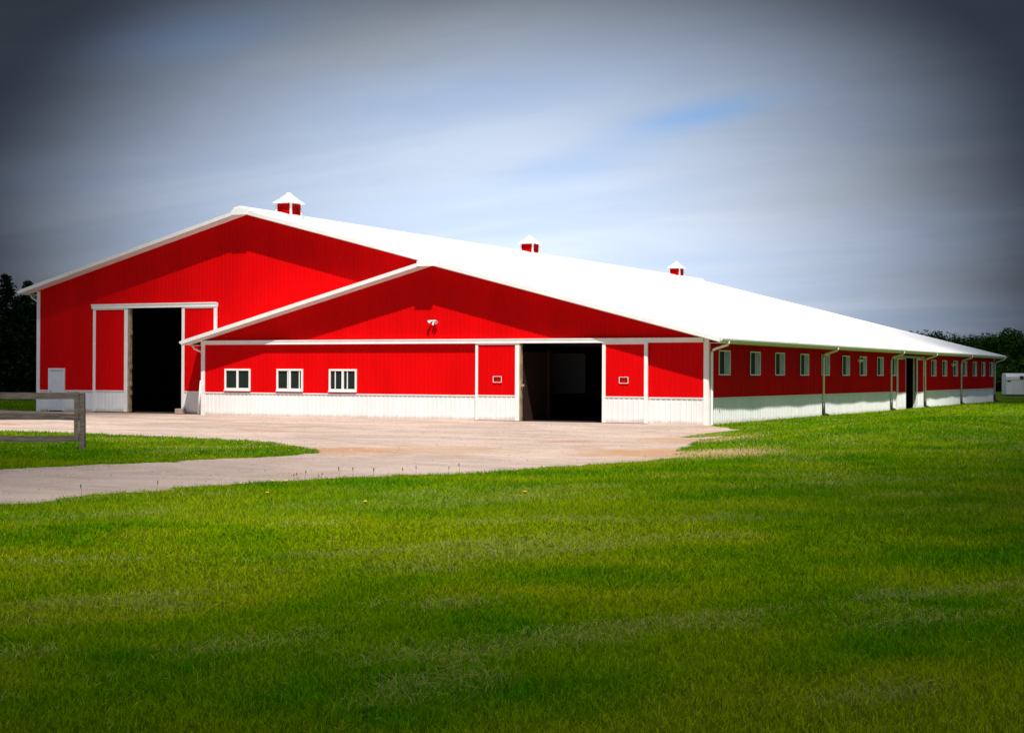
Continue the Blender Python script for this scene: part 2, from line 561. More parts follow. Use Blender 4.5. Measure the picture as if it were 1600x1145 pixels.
far_ = np.array([150, 220, 320, 500, 900, 1600, 3000, 5000])
xs = np.concatenate([-far_[::-1] - 0.0, np.arange(-130, 5, 2.5), np.arange(5, 40, 0.5), np.arange(40, 130, 5), far_])
ys = np.concatenate([-far_[::-1], np.arange(-130, -60, 5), np.arange(-60, -20, 0.5), np.arange(-20, 66, 1.0), np.arange(66, 145, 4), far_])
tag(grid_mesh('ground', xs, ys, 0.0, LAWN), kind='structure')

gx = np.arange(-60, 9.2, 0.12); gy = np.arange(-62, 1.75, 0.12)
dr = grid_mesh('gravel_driveway', gx, gy, 0.006, GRAVEL, keep=lambda x, y: in_drive(x, y))
tag(dr, kind='structure')
mbx = MB(); mbx.box(-120, -60, -20.9, 1.5, -0.05, 0.008); mbx.box(-3.1, 4.5, -130, -62, -0.05, 0.008)
tag(mbx.build('road', GRAVEL), kind='structure')

# ------------------------------------------------------------------ barn
Wd = 25.592; L = 62.33; YB = 1.02; XL = -36.99; XR = -23.66; XS = -Wd / 2; PM = 0.257; OV = 0.66; EX = 0.71
ZR = 9.80                                   # main ridge height


def zroof(x):                               # top surface of the big roof
    return ZR - PM * abs(x - XR)


ZS = zroof(XS)


def zsmall(x):                              # top surface of the projecting gable
    return ZS - PM * abs(x - XS)


HW = 1.06
barn = empty('barn', (0, 0, 0))
tag(barn, 'long red steel riding barn with white roof, white wainscot and two gables side by side', 'barn')


def ribs(s0, s1, pitch=0.2286, dep=0.020):
    mn = dep * 0.2
    out = [(s0, 0.0)]
    k0 = math.floor(s0 / pitch) - 1; k1 = math.ceil(s1 / pitch) + 1
    for k in range(k0, k1 + 1):
        c0 = k * pitch
        for ds, d in ((-0.032, 0), (-0.014, dep), (0.014, dep), (0.032, 0)):
            s = c0 + ds
            if s0 < s < s1: out.append((s, d))
        for cc_ in (0.076, 0.152):
            for ds, d in ((-0.010, 0), (0, mn), (0.010, 0)):
                s = c0 + cc_ + ds
                if s0 < s < s1: out.append((s, d))
    out.append((s1, 0.0))
    out.sort()
    return out


def siding(mb, axis, plane, s0, s1, zb, zt, sgn=1, dep=None):
    """ribbed sheet; axis 'x' runs along x at y=plane, 'y' along y at x=plane; ribs bulge by sgn"""
    fb = zb if callable(zb) else (lambda s: zb)
    ft = zt if callable(zt) else (lambda s: zt)
    if dep is None: dep = 0.021 if axis == 'y' else 0.019 if ( zb is not HW and zb != 2.2 and not (isinstance(zb, float) and zb > 0.9)) else 0.011
    pr_ = ribs(s0, s1, dep=dep)
    base = len(mb.v)
    for s, d in pr_:
        if axis == 'y' and plane == 0.0 and dep > 0.02:      # the long wall is not quite flat
            d = d * 1.3 + 0.010 * (math.sin(s * 0.83 + 0.5) + 0.6 * math.sin(s * 1.9) + 0.5 * math.sin(s * 0.37 + 2))
        for z in (fb(s), ft(s)):
            mb.v.append((s, plane - sgn * d, z) if axis == 'x' else (plane + sgn * d, s, z))
    for i in range(len(pr_) - 1):
        a = base + 2 * i
        mb.f.append((a, a + 2, a + 3, a + 1)); mb.m.append(mb.mi)


def flashing(mb, axis, plane, s0, s1, z, sgn=1):
    if axis == 'x':
        mb.box(s0, s1, plane - 0.034 if sgn > 0 else plane - 0.004, plane + 0.004 if sgn > 0 else plane + 0.034, z, z + 0.045)
    else:
        a, c_ = (plane - 0.004, plane + 0.054) if sgn > 0 else (plane - 0.034, plane + 0.004)
        mb.box(a, c_, s0, s1, z, z + 0.045)


# openings
SD = (-8.58, -4.55, 3.36)        # small sliding door opening x0,x1,top
BD = (-30.93, -27.50, 5.26)      # big door opening
RD = (33.6, 36.5, 3.12)          # side door opening y0,y1,top
TB = 0.17                        # roof thickness allowance

# --- projecting (low) gable wall
mw = MB()
top = lambda s: zsmall(s) - TB
siding(mw, 'x', 0.0, -Wd, SD[0], HW, top)
siding(mw, 'x', 0.0, SD[0], SD[1], SD[2], top)
siding(mw, 'x', 0.0, SD[1], 0.0, HW, top)
wall = mw.build('wall', RED, barn, label='red gable wall of the low stable wing')
mw = MB()
siding(mw, 'x', 0.0, -Wd, SD[0], -0.12, HW)
siding(mw, 'x', 0.0, SD[1], 0.0, -0.12, HW)
pieces(mw, 'wainscot', WHITE, wall)
mw = MB()
flashing(mw, 'x', 0.0, -Wd + 0.1, -10.70, HW); flashing(mw, 'x', 0.0, -2.58, -0.19, HW)
pieces(mw, 'flashing', TRIM, wall)
# return wall between the two gables, low side (faces left)
mw = MB(); siding(mw, 'y', -Wd, 0.0, YB, HW, zsmall(-Wd) - TB, sgn=-1)
wr = mw.build('wall', RED, barn, label='narrow red return wall beside the tall door')
mw = MB(); siding(mw, 'y', -Wd, 0.0, YB, -0.12, HW, sgn=-1); pieces(mw, 'wainscot', WHITE, wr)
# --- tall gable wall
mw = MB()
top = lambda s: zroof(s) - TB
MDX = (-36.17, -35.12)           # man door
siding(mw, 'x', YB, XL, MDX[0], HW, top)
siding(mw, 'x', YB, MDX[0], MDX[1], 2.2, top)
siding(mw, 'x', YB, MDX[1], BD[0], HW, top)
siding(mw, 'x', YB, BD[0], BD[1], BD[2], top)
siding(mw, 'x', YB, BD[1], XR, HW, top)
siding(mw, 'x', YB, XR, XS + 1.0, HW, top)
wall2 = mw.build('wall', RED, barn, label='tall red gable wall of the riding hall')
mw = MB()
siding(mw, 'x', YB, XL, MDX[0], -0.1, HW)
siding(mw, 'x', YB, MDX[1], BD[0], -0.1, HW)
siding(mw, 'x', YB, BD[1], -Wd - 0.02, -0.1, HW)
pieces(mw, 'wainscot', WHITE, wall2)
mw = MB()
flashing(mw, 'x', YB, XL + 0.1, MDX[0] - 0.06, HW); flashing(mw, 'x', YB, MDX[1] + 0.06, -33.16, HW)
pieces(mw, 'flashing', TRIM, wall2)
# --- right long wall
mw = MB(); zt = zroof(0) - TB
siding(mw, 'y', 0.0, 0.0, RD[0], HW, zt); siding(mw, 'y', 0.0, RD[0], RD[1], RD[2], zt); siding(mw, 'y', 0.0, RD[1], L, HW, zt)
wall3 = mw.build('wall', RED, barn, label='long red side wall with a row of small windows')
mw = MB(); siding(mw, 'y', 0.0, 0.0, RD[0], -0.12, HW); siding(mw, 'y', 0.0, RD[1], L, -0.05, HW)
pieces(mw, 'wainscot', WHITE, wall3)
mw = MB(); flashing(mw, 'y', 0.0, 0.16, 31.5, HW); flashing(mw, 'y', 0.0, 38.4, L - 0.1, HW)
pieces(mw, 'flashing', TRIM, wall3)
# --- rear and left walls (unseen)
mw = MB(); siding(mw, 'x', L, XL, XR, HW, lambda s: zroof(s) - TB, -1); siding(mw, 'x', L, XR, 0.0, HW, lambda s: zroof(s) - TB, -1)
w4 = mw.build('wall', RED, barn, label='rear wall')
mw = MB(); siding(mw, 'x', L, XL, 0.0, -0.1, HW, -1); pieces(mw, 'wainscot', WHITE, w4)
mw = MB(); siding(mw, 'y', XL, YB, L, HW, zroof(XL) - TB, -1)
w5 = mw.build('wall', RED, barn, label='left side wall')
mw = MB(); siding(mw, 'y', XL, YB, L, -0.1, HW, -1); pieces(mw, 'wainscot', WHITE, w5)

# --- roof: big right plane (L shaped), big left plane, little left plane
YF = YB - OV; YE = L + OV
mr = MB()


def slab(pts_xy, zf, th=0.12):
    mr.prism([(x, y, zf(x) - th) for x, y in pts_xy], (0, 0, th))


slab([(XR, YF), (XS, YF), (XS, -OV), (EX, -OV), (EX, YE), (XR, YE)], zroof)
slab([(XL - OV, YF), (XR, YF), (XR, YE), (XL - OV, YE)], zroof)
slab([(-Wd - EX, -OV), (XS, -OV), (XS, YF + 0.3), (XS - 0.9, YB - 0.025), (-Wd - EX, YB - 0.025)], zsmall)
roof = mr.build('roof', ROOF, barn)
# rake and eave boards
mf = MB()


def rake(xa, xb, yf, zf, back=0.045, h=0.18, drop=0.015):
    mf.prism([(xa, yf - 0.03, zf(xa) + 0.012), (xb, yf - 0.03, zf(xb) + 0.012), (xb, yf - 0.03, zf(xb) + 0.012 - h), (xa, yf - 0.03, zf(xa) + 0.012 - h)],
             (0, back, 0))


rake(XR, XS + 0.3, YF, zroof); rake(XL - OV - 0.03, XR, YF, zroof)
rake(XS, EX + 0.02, -OV, zsmall); rake(-Wd - EX - 0.02, XS, -OV, zsmall)
rake(XR, EX, YE + 0.03, zroof, 0.04); rake(XL - OV, XR, YE + 0.03, zroof, 0.04)
mf.box(EX + 0.003, EX + 0.03, -OV + 0.02, YE - 0.02, zroof(EX) - 0.20, zroof(EX) - 0.005)
mf.box(XL - OV - 0.03, XL - OV - 0.003, YF + 0.02, YE - 0.02, zroof(XL - OV) - 0.20, zroof(XL - OV) - 0.005)
mf.box(-Wd - EX - 0.03, -Wd - EX - 0.003, -OV + 0.02, YB - 0.04, zsmall(-Wd - EX) - 0.20, zsmall(-Wd - EX) - 0.005)
pieces(mf, 'fascia', TRIM, roof)
# soffits: under eaves horizontal, under rakes sloped
ms = MB()


def soff(xa, xb, y0, y1, zf):
    ms.prism([(xa, y0, zf(xa) - 0.195), (xb, y0, zf(xb) - 0.195), (xb, y0, zf(xb) - 0.180), (xa, y0, zf(xa) - 0.180)], (0, y1 - y0, 0))


soff(XR, XS, YF + 0.02, YB - 0.03, zroof); soff(XL - OV, XR, YF + 0.02, YB - 0.03, zroof)
soff(XS, EX, -OV + 0.02, -0.03, zsmall); soff(-Wd - EX, XS, -OV + 0.02, -0.03, zsmall)
ms.box(0.03, EX, -0.03, YE, zroof(EX) - 0.21, zroof(EX) - 0.19)
ms.box(-Wd - EX, -Wd - 0.03, -0.03, YB - 0.03, zsmall(-Wd - EX) - 0.21, zsmall(-Wd - EX) - 0.19)
ms.box(XL - OV, XL - 0.03, YB, YE, zroof(XL - OV) - 0.21, zroof(XL - OV) - 0.19)
pieces(ms, 'soffit', TRIM, roof)
# ridge caps
mc = MB()


def cap(xc, zc, y0, y1, half, rise, th):
    z0 = zc - PM * half + rise
    mc.prism([(xc - half, y0, z0 - th), (xc - half, y0, z0), (xc, y0, zc + rise), (xc + half, y0, z0), (xc + half, y0, z0 - th),
              (xc, y0, zc + rise - th)], (0, y1 - y0, 0))


cap(XR, ZR, YF - 0.05, 3.75, 0.36, 0.16, 0.13)
cap(XR, ZR, YF - 0.03, YE, 0.42, 0.04, 0.03)
y = 5.1
while y < L - 1:
    if not any(abs(y + 1.8 - c_) < 1.8 and False for c_ in (31.0,)):
        y1_ = min(y + 3.48, YE)
        segs = [(y, y1_)]
        for c_ in (31.3, 57.5):
            segs = [(a, b2) for s0_, s1_ in segs for a, b2 in ((s0_, min(s1_, c_ - 0.62)), (max(s0_, c_ + 0.62), s1_)) if b2 - a > 0.15]
            segs = sorted(set(segs))
        out = []
        for a, b2 in segs:
            if not out or a >= out[-1][1]: out.append((a, b2))
        for a, b2 in out: cap(XR, ZR, a, b2, 0.30, 0.14, 0.11)
    y += 3.72
pieces(mc, 'ridge_cap', ROOF, roof)
mc = MB()
cap(XS, ZS, -OV - 0.02, YF + 0.1, 0.48, 0.07, 0.06)
for (xc, zc, yf) in ((XS, ZS, -OV), (XR, ZR, YF)):
    q = [(xc - 0.46, zc - 0.27), (xc + 0.40, zc - 0.27), (xc + 0.40, zc - 0.02), (xc + 0.05, zc + 0.085), (xc - 0.12, zc + 0.085), (xc - 0.46, zc - 0.04)]
    pd = 0.09 if xc == XS else 0.045
    mc.prism([(a_, yf - 0.035 - pd, b2) for a_, b2 in q], (0, pd, 0))
pieces(mc, 'ridge_cap', ROOF, roof)

# --- gutters (K profile) and downspouts
mg = MB()


def gutter(xw, zt_, y0, y1, sgn):
    prof = [(0, 0), (0, -0.115), (0.075, -0.115), (0.115, -0.05), (0.115, 0), (0.107, 0), (0.107, -0.047), (0.07, -0.107), (0.008, -0.107), (0.008, 0)]
    mg.prism([(xw + sgn * a, y0, zt_ + z) for a, z in (prof if sgn < 0 else prof[::-1])], (0, y1 - y0, 0))
    for yy in (y0, y1 - 0.006):
        mg.prism([(xw + sgn * a, yy, zt_ + z) for a, z in ((0, 0), (0, -0.115), (0.075, -0.115), (0.115, -0.05), (0.115, 0))], (0, 0.006, 0))


gutter(EX + 0.034, zroof(EX) - 0.03, -OV, YE, 1); g1 = mg.build('gutter', TRIM, barn)
mg = MB(); gutter(-Wd - EX - 0.034, zsmall(-Wd - EX) - 0.03, -OV, YB - 0.05, -1); mg.build('gutter', TRIM, barn)
mg = MB(); gutter(XL - OV - 0.034, zroof(XL - OV) - 0.03, YF, YE, -1); mg.build('gutter', TRIM, barn)


def bend(p, q, n=4, rad=0.12):
    return [p, q]


def downspout(path, r=0.058, boot=None, parent=barn):
    # soften the corners
    P = [Vector(p) for p in path]; out = [P[0]]
    for i in range(1, len(P) - 1):
        a = (P[i - 1] - P[i]); c_ = (P[i + 1] - P[i])
        d = min(0.13, a.length * 0.45, c_.length * 0.45)
        s = P[i] + a.normalized() * d; e = P[i] + c_.normalized() * d
        for k in range(5):
            t = k / 4
            out.append(s * (1 - t) ** 2 + P[i] * 2 * t * (1 - t) + e * t * t)
    out.append(P[-1])
    m = MB(); m.tube(out, r, 8)
    o = m.build('downspout', TRIM, parent, smooth=True)
    if boot:
        m = MB(); m.tube(boot, 0.088, 8); m.build('outlet_boot', BLACK, o, smooth=True)
    return o


GX = EX + 0.09; GZ = zroof(EX) - 0.13
for i, yy in enumerate((0.16, 16.35, 30.2, 38.85, 49.9, 62.15)):
    g = float(H(0.3, yy))
    if i == 0:
        downspout([(GX, yy, GZ), (GX, yy, GZ - 0.14), (0.10, yy, GZ - 0.36), (0.10, yy, 0.02), (0.16, yy - 0.05, -0.06)], r=0.055)
    elif i == 5:
        downspout([(GX, yy + 0.2, GZ), (GX, yy + 0.2, GZ - 0.14), (0.12, yy, GZ - 0.36), (0.10, yy, 0.62)],
                  boot=[(0.10, yy, 0.66), (0.10, yy, g + 0.25), (0.16, yy + 0.1, g + 0.12), (0.5, yy + 0.3, g + 0.02)])
    else:
        downspout([(GX, yy, GZ), (GX, yy, GZ - 0.14), (0.09, yy, GZ - 0.36), (0.09, yy, 0.60)],
                  boot=[(0.09, yy, 0.66), (0.09, yy, g + 0.22), (0.13, yy, g + 0.10), (0.34, yy, g + 0.02)])
gz = zsmall(-Wd - EX) - 0.13
downspout([(-Wd - EX - 0.08, 0.25, gz), (-Wd - EX + 0.02, 0.25, gz - 0.22), (-Wd - 0.12, 0.2, gz - 0.42), (-Wd - 0.10, 0.2, 0.45)], r=0.045)
m = MB(); m.tube([(-Wd - 0.26, 0.10, 0.05), (-Wd - 0.22, 0.12, 0.9), (-Wd - 0.15, 0.14, 1.65)], 0.058, 8)
pipe = m.build('pipe', TRIM, smooth=True)
tag(pipe, 'loose white pipe leaning upright on the barn corner by the tall doorway', 'pipe')
gz = zroof(XL - OV) - 0.13
downspout([(XL - OV - 0.08, YB + 0.25, gz), (XL - OV + 0.02, YB + 0.25, gz - 0.2), (XL - 0.1, YB + 0.2, gz - 0.45), (XL - 0.10, YB + 0.2, 0.05)], r=0.045)

# --- corner trims
def corner(x, y, sx, sy, z1, wx=0.19, wy=0.16, z0=-0.12):
    """L trim: leg along x (on the front) and leg along y (on the side)"""
    mt = MB()
    mt.box(min(x, x - sx * wx) - (0.03 if sx < 0 else 0), max(x, x - sx * wx) + (0.03 if sx > 0 else 0), y + sy * 0.031 if sy < 0 else y, y if sy < 0 else y + 0.031, z0, z1)
    mt.box(x if sx > 0 else x - 0.031, x + 0.031 if sx > 0 else x, min(y, y - sy * wy), max(y, y - sy * wy), z0, z1)
    mt.build('corner_trim', TRIM, barn)


corner(0, 0, 1, -1, zsmall(0) - 0.2); corner(-Wd, 0, -1, -1, zsmall(-Wd) - 0.2)
corner(XL, YB, -1, -1, zroof(XL) - 0.2); corner(0, L, 1, 1, zroof(0) - 0.2)


# --- sliding door tracks
m = MB(); m.box(-Wd + 0.06, -0.19, -0.17, -0.024, 3.355, 3.53)
m.box(-Wd + 0.06, -0.19, -0.185, -0.172, 3.50, 3.55)
m.build('door_track', TRIM, barn, label='long white track cover across the low gable')
m = MB(); m.box(-33.22, -25.42, YB - 0.18, YB - 0.024, 5.22, 5.42); m.box(-33.24, -25.40, YB - 0.20, YB - 0.182, 5.38, 5.44)
m.build('door_track', TRIM, barn, label='white track cover over the tall doorway')
m = MB(); m.box(0.024, 0.20, 31.4, 38.3, 3.08, 3.20); m.build('door_track', GREYMETAL, barn)


def panel_x(name, x0, x1, yf, z0, z1, sl, sr, hw, label=None):
    """sliding door leaf on a wall running along x; front face at y=yf"""
    r = empty(name, ((x0 + x1) / 2, yf, z0), parent=barn)
    if label: r['label'] = label
    cx0 = (x0 + x1) / 2

    def bl(mb, nm, mt_):
        for i, q in enumerate(mb.v): mb.v[i] = (q[0] - cx0, q[1] - yf, q[2] - z0)
        return mb.build(nm, mt_, r)
    a = MB(); siding(a, 'x', yf + 0.03, x0 + sl, x1 - sr, z0 + hw, z1 - 0.07); bl(a, 'field', RED)
    a = MB(); siding(a, 'x', yf + 0.03, x0 + sl, x1 - sr, z0, z0 + hw); bl(a, 'wainscot', WHITE)
    a = MB()
    a.box(x0, x0 + sl, yf, yf + 0.08, z0, z1); a.box(x1 - sr, x1, yf, yf + 0.08, z0, z1)
    a.box(x0 + sl, x1 - sr, yf + 0.002, yf + 0.06, z1 - 0.07, z1)
    a.box(x0 + sl, x1 - sr, yf + 0.0, yf + 0.04, z0 + hw, z0 + hw + 0.04)
    bl(a, 'frame', TRIM)
    return r, bl


# the two leaves of the low door
for (x0, x1, sl, sr, lab, xp) in ((-10.66, -8.52, 0.12, 0.20, 'left sliding leaf', -9.58), (-4.64, -2.60, 0.15, 0.15, 'right sliding leaf', -3.66)):
    r, bl = panel_x('sliding_door', x0, x1, -0.135, 0.03, 3.36, sl, sr, 1.05, lab)
    a = MB(); yq = -0.146; zc = 1.80
    for q in ((-0.205, 0.205, 0.117, 0.135), (-0.205, 0.205, -0.135, -0.117), (-0.205, -0.185, -0.117, 0.117), (0.185, 0.205, -0.117, 0.117)):
        a.box(xp + q[0], xp + q[1], yq, yq + 0.022, zc + q[2], zc + q[3])
    bl(a, 'pull_plate', TRIM)
    for s in (-1, 1):
        a = MB()
        a.prism([(xp + s * 0.165, yq + 0.012, zc + 0.10), (xp + s * 0.035, yq + 0.012, zc + 0.10), (xp + s * 0.06, yq + 0.012, zc + 0.01), (xp + s * 0.165, yq + 0.012, zc - 0.03)], (0, 0.008, 0))
        bl(a, 'hand_hole', BLACK)
# raw timber edge and latch at the low door
m = MB(); m.box(-8.519, -8.45, -0.125, 0.05, 0.02, 3.34); m.box(-8.449, -8.30, -0.11, -0.07, 1.50, 1.60); m.build('door_post', EDGE, barn)
# tall door leaves
for (x0, x1, sl, sr, lab) in ((-33.14, -30.90, 0.16, 0.22, 'left tall sliding leaf'), (-27.52, -25.42, 0.16, 0.16, 'right tall sliding leaf')):
    r, bl = panel_x('sliding_door', x0, x1, YB - 0.15, 0.06, 5.22, sl, sr, 1.02, lab)
m = MB(); m.box(-30.899, -30.78, YB - 0.14, YB + 0.05, 0.05, 5.20)
for zz_ in (0.9, 1.35, 2.2, 3.9): m.box(-30.779, -30.71, YB - 0.12, YB + 0.0, zz_, zz_ + 0.22)
m.build('door_post', EDGE, barn)
# side door leaves
for (y0, y1, lab) in ((31.55, 33.6, 'near leaf of the side door'), (36.5, 38.25, 'far leaf of the side door')):
    r = empty('sliding_door', (0.1, (y0 + y1) / 2, 0.05), parent=barn); r['label'] = lab
    yc = (y0 + y1) / 2
    a = MB(); siding(a, 'y', 0.0, y0 + 0.12 - yc, y1 - 0.12 - yc, 1.0, 3.02); a.build('field', RED, r)
    a = MB(); siding(a, 'y', 0.0, y0 + 0.12 - yc, y1 - 0.12 - yc, 0.0, 1.0); pieces(a, 'wainscot', WHITE, r)
    a = MB(); a.box(-0.04, 0.035, y0 - yc, y0 + 0.12 - yc, 0, 3.02); a.box(-0.04, 0.035, y1 - 0.12 - yc, y1 - yc, 0, 3.02)
    a.box(-0.04, 0.034, y0 - yc + 0.119, y1 - 0.119 - yc, 2.94, 3.02)
    a.build('frame', TRIM, r)
m = MB(); m.box(-0.12, -0.03, 36.5, 36.56, 0.05, 3.1); m.build('door_post', DOORWHITE, barn)
m = MB(); m.box(-0.2, -0.03, 33.5, 33.6, 0.05, 3.1); m.build('door_post', DARKWOOD, barn)

# --- man door
r = empty('door', (-35.645, YB - 0.03, 0.0), parent=barn)
a = MB(); a.box(-0.47, 0.47, 0.005, 0.045, 0.06, 2.13); a.build('door_leaf', DOORWHITE, r, bevel=0.005)
a = MB(); a.box(-0.545, -0.472, -0.03, 0.05, 0.02, 2.22); a.box(0.472, 0.545, -0.03, 0.05, 0.02, 2.22); a.box(-0.471, 0.471, -0.03, 0.05, 2.135, 2.22)
a.build('door_frame', TRIM, r)
a = MB(); a.tube([(-0.38, 0.006, 1.05), (-0.38, -0.06, 1.05)], 0.03, 8); a.tube([(-0.38, -0.06, 1.05), (-0.27, -0.06, 1.05)], 0.014, 6); a.build('handle', GREYMETAL, r)
a = MB(); a.tube([(0.20, -0.0, 0.55), (0.20, -0.02, 0.75)], 0.012, 6); a.build('kick_latch', GREYMETAL, r)


# --- front windows (sliders)
def front_window(x0, x1, z0, z1, sash):
    r = empty('window', ((x0 + x1) / 2, 0.0, z0), parent=barn)
    w = (x1 - x0) / 2; h = z1 - z0; t = 0.085
    a = MB()
    a.box(-w, w, -0.065, -0.015, 0, t + 0.03); a.box(-w, w, -0.065, -0.015, h - t, h)
    a.box(-w, -w + t, -0.065, -0.015, t + 0.031, h - t - 0.001); a.box(w - t, w, -0.065, -0.015, t + 0.031, h - t - 0.001)
    a.box(-0.055, 0.055, -0.060, -0.018, t + 0.031, h - t - 0.001)
    a.box(-w - 0.02, w + 0.02, -0.085, -0.066, -0.03, 0.03)
    a.build('frame', TRIM, r)
    a = MB(); a.box(-w + t, w - t, -0.020, -0.014, t + 0.03, h - t); a.build('pane', GLASS, r)
    if sash:
        for f in sash:
            a = MB()
            xx = -w + 2 * w * f
            a.box(xx - 0.022, xx + 0.022, -0.045, -0.0205, t + 0.04, h - t - 0.01)
            a.build('sash', TRIM, r)
    return r


front_window(-24.21, -22.72, 1.20, 2.22, None)
front_window(-21.22, -19.75, 1.20, 2.22, (0.42, 0.865))
front_window(-18.31, -16.82, 1.20, 2.22, (0.225, 0.664))

# --- side windows
w0 = empty('window', (0.03, 1.8, 2.02), parent=barn)
a = MB(); hw_ = 0.70; h = 1.04; t = 0.05
a.box(0.022, 0.05, -hw_, hw_, 0, t); a.box(0.022, 0.05, -hw_, hw_, h - t, h)
a.box(0.022, 0.05, -hw_, -hw_ + t, t + 0.001, h - t - 0.001); a.box(0.022, 0.05, hw_ - t, hw_, t + 0.001, h - t - 0.001)
a.box(0.022, 0.036, -0.03, -0.012, t + 0.001, h - t - 0.001)
a.build('frame', TRIM, w0)
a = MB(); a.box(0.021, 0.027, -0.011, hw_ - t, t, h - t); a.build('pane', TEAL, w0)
a = MB(); a.box(0.021, 0.030, -hw_ + t, -0.03, t, h - t); a.build('screen', SCREEN, w0)
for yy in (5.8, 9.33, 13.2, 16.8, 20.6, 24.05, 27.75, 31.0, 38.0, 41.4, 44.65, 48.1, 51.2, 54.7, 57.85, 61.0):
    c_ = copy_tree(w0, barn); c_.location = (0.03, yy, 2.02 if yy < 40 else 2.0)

# --- flood lamps (two heads and a motion sensor)
def flood(loc, rz, small=False):
    r = empty('flood_light', loc, rz, parent=barn)
    a = MB(); a.tube([(0, 0, 0), (0, -0.05, 0)], 0.065, 10); a.tube([(-0.12, -0.07, 0.03), (0.12, -0.07, 0.03)], 0.018, 6)
    a.build('mount', TRIM, r, smooth=False)
    for s in (-1, 1):
        a = MB()
        p0 = Vector((s * 0.09, -0.08, 0.03)); d = Vector((s * 0.62, -0.55, -0.42)).normalized()
        a.tube([p0, p0 + d * 0.07, p0 + d * 0.16], [0.035, 0.05, 0.085], 12)
        hd = a.build('lamp_head', TRIM, r, smooth=False)
        a = MB(); a.tube([p0 + d * 0.161, p0 + d * 0.166], [0.074, 0.074], 12); a.build('lens', LAMPGLASS, hd)
    a = MB(); a.tube([(0, -0.05, -0.04), (0, -0.09, -0.10), (0, -0.11, -0.17)], [0.03, 0.045, 0.035], 8); a.build('sensor', TRIM, r)
    return r


flood((-12.80, -0.025, 4.34), 0)
flood((0.025, 23.1, 2.85), math.pi / 2)
flood((0.025, 46.9, 2.80), math.pi / 2)

# --- cupolas
CB = 0.465
cup = empty('cupola', (XR, 4.35, ZR), parent=barn)
a = MB()
for sx in (-1, 1):
    for sy in (-1, 1):
        x0_, x1_ = sorted((sx * CB, sx * (CB - 0.085))); y0_, y1_ = sorted((sy * CB, sy * (CB - 0.085)))
        a.box(x0_, x1_, y0_, y1_, -0.2, 0.66)
pieces(a, 'corner_post', TRIM, cup)
a = MB()
for k in range(8):
    z0_ = 0.06 + k * 0.072
    q = CB - 0.02
    for (ax, s) in (('x', -1), ('x', 1), ('y', -1), ('y', 1)):
        lo_, hi_ = s * q, s * (q - 0.05)
        if ax == 'y':
            a.prism([(-q + 0.07, lo_, z0_), (-q + 0.07, hi_, z0_ + 0.075), (-q + 0.07, hi_, z0_ + 0.087), (-q + 0.07, lo_, z0_ + 0.012)], (2 * q - 0.14, 0, 0))
        else:
            a.prism([(lo_, -q + 0.07, z0_), (hi_, -q + 0.07, z0_ + 0.075), (hi_, -q + 0.07, z0_ + 0.087), (lo_, -q + 0.07, z0_ + 0.012)], (0, 2 * q - 0.14, 0))
a.box(-CB + 0.08, CB - 0.08, -CB + 0.08, CB - 0.08, -0.15, 0.65)
a.build('louvre', RED, cup)
a = MB(); a.box(-CB - 0.03, CB + 0.03, -CB - 0.03, CB + 0.03, -0.16, 0.055)
a.build('base', TRIM, cup)
a = MB(); n = 7; rings = []
for k in range(n):
    f = k / (n - 1); hw2 = 0.56 * (1 - f) ** 1.18 + 0.03; zz_ = 0.645 + 0.56 * f
    rings.append([(-hw2, -hw2, zz_), (hw2, -hw2, zz_), (hw2, hw2, zz_), (-hw2, hw2, zz_)])
for k in range(n - 1):
    for i in range(4):
        j = (i + 1) % 4; a.poly([rings[k][i], rings[k][j], rings[k + 1][j], rings[k + 1][i]])
a.poly(rings[-1]); a.poly(rings[0][::-1])
a.box(-0.56, 0.56, -0.56, 0.56, 0.62, 0.644)
a.build('cupola_roof', ROOF, cup)
a = MB(); a.tube([(0, 0, 1.19), (0, 0, 1.25), (0, 0, 1.28), (0, 0, 1.31)], [0.012, 0.012, 0.03, 0.005], 8); a.build('finial', GREYMETAL, cup)
for yy in (31.3, 57.5):
    c_ = copy_tree(cup, barn); c_.location = (XR, yy, ZR)

# --- interior
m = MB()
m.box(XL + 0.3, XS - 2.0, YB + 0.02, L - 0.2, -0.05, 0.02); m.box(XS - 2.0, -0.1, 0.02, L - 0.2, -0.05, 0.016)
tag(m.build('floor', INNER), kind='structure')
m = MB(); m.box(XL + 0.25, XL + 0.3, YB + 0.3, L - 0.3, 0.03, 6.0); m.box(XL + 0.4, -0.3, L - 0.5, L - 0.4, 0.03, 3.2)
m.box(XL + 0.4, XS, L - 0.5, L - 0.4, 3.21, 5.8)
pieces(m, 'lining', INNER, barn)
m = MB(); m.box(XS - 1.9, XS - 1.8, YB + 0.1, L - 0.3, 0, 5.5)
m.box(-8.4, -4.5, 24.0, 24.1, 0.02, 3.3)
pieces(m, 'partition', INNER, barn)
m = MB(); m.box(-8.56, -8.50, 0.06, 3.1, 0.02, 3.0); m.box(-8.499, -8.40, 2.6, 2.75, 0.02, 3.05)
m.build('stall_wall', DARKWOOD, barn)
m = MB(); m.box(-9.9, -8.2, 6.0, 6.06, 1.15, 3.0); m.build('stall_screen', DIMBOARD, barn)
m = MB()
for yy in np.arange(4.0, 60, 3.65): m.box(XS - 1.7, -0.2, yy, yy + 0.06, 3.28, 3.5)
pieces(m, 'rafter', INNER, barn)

# concrete block by the tall door
m = MB(); m.box(-0.2, 0.2, -0.2, 0.2, 0, 0.26)
bk = m.build('concrete_block', BLOCK, bevel=0.02)
bk.location = (-27.35, 0.58, 0.01); bk.rotation_euler = (0, 0, 0.25)
tag(bk, 'small tan concrete block on the gravel at the right foot of the tall doorway', 'block')

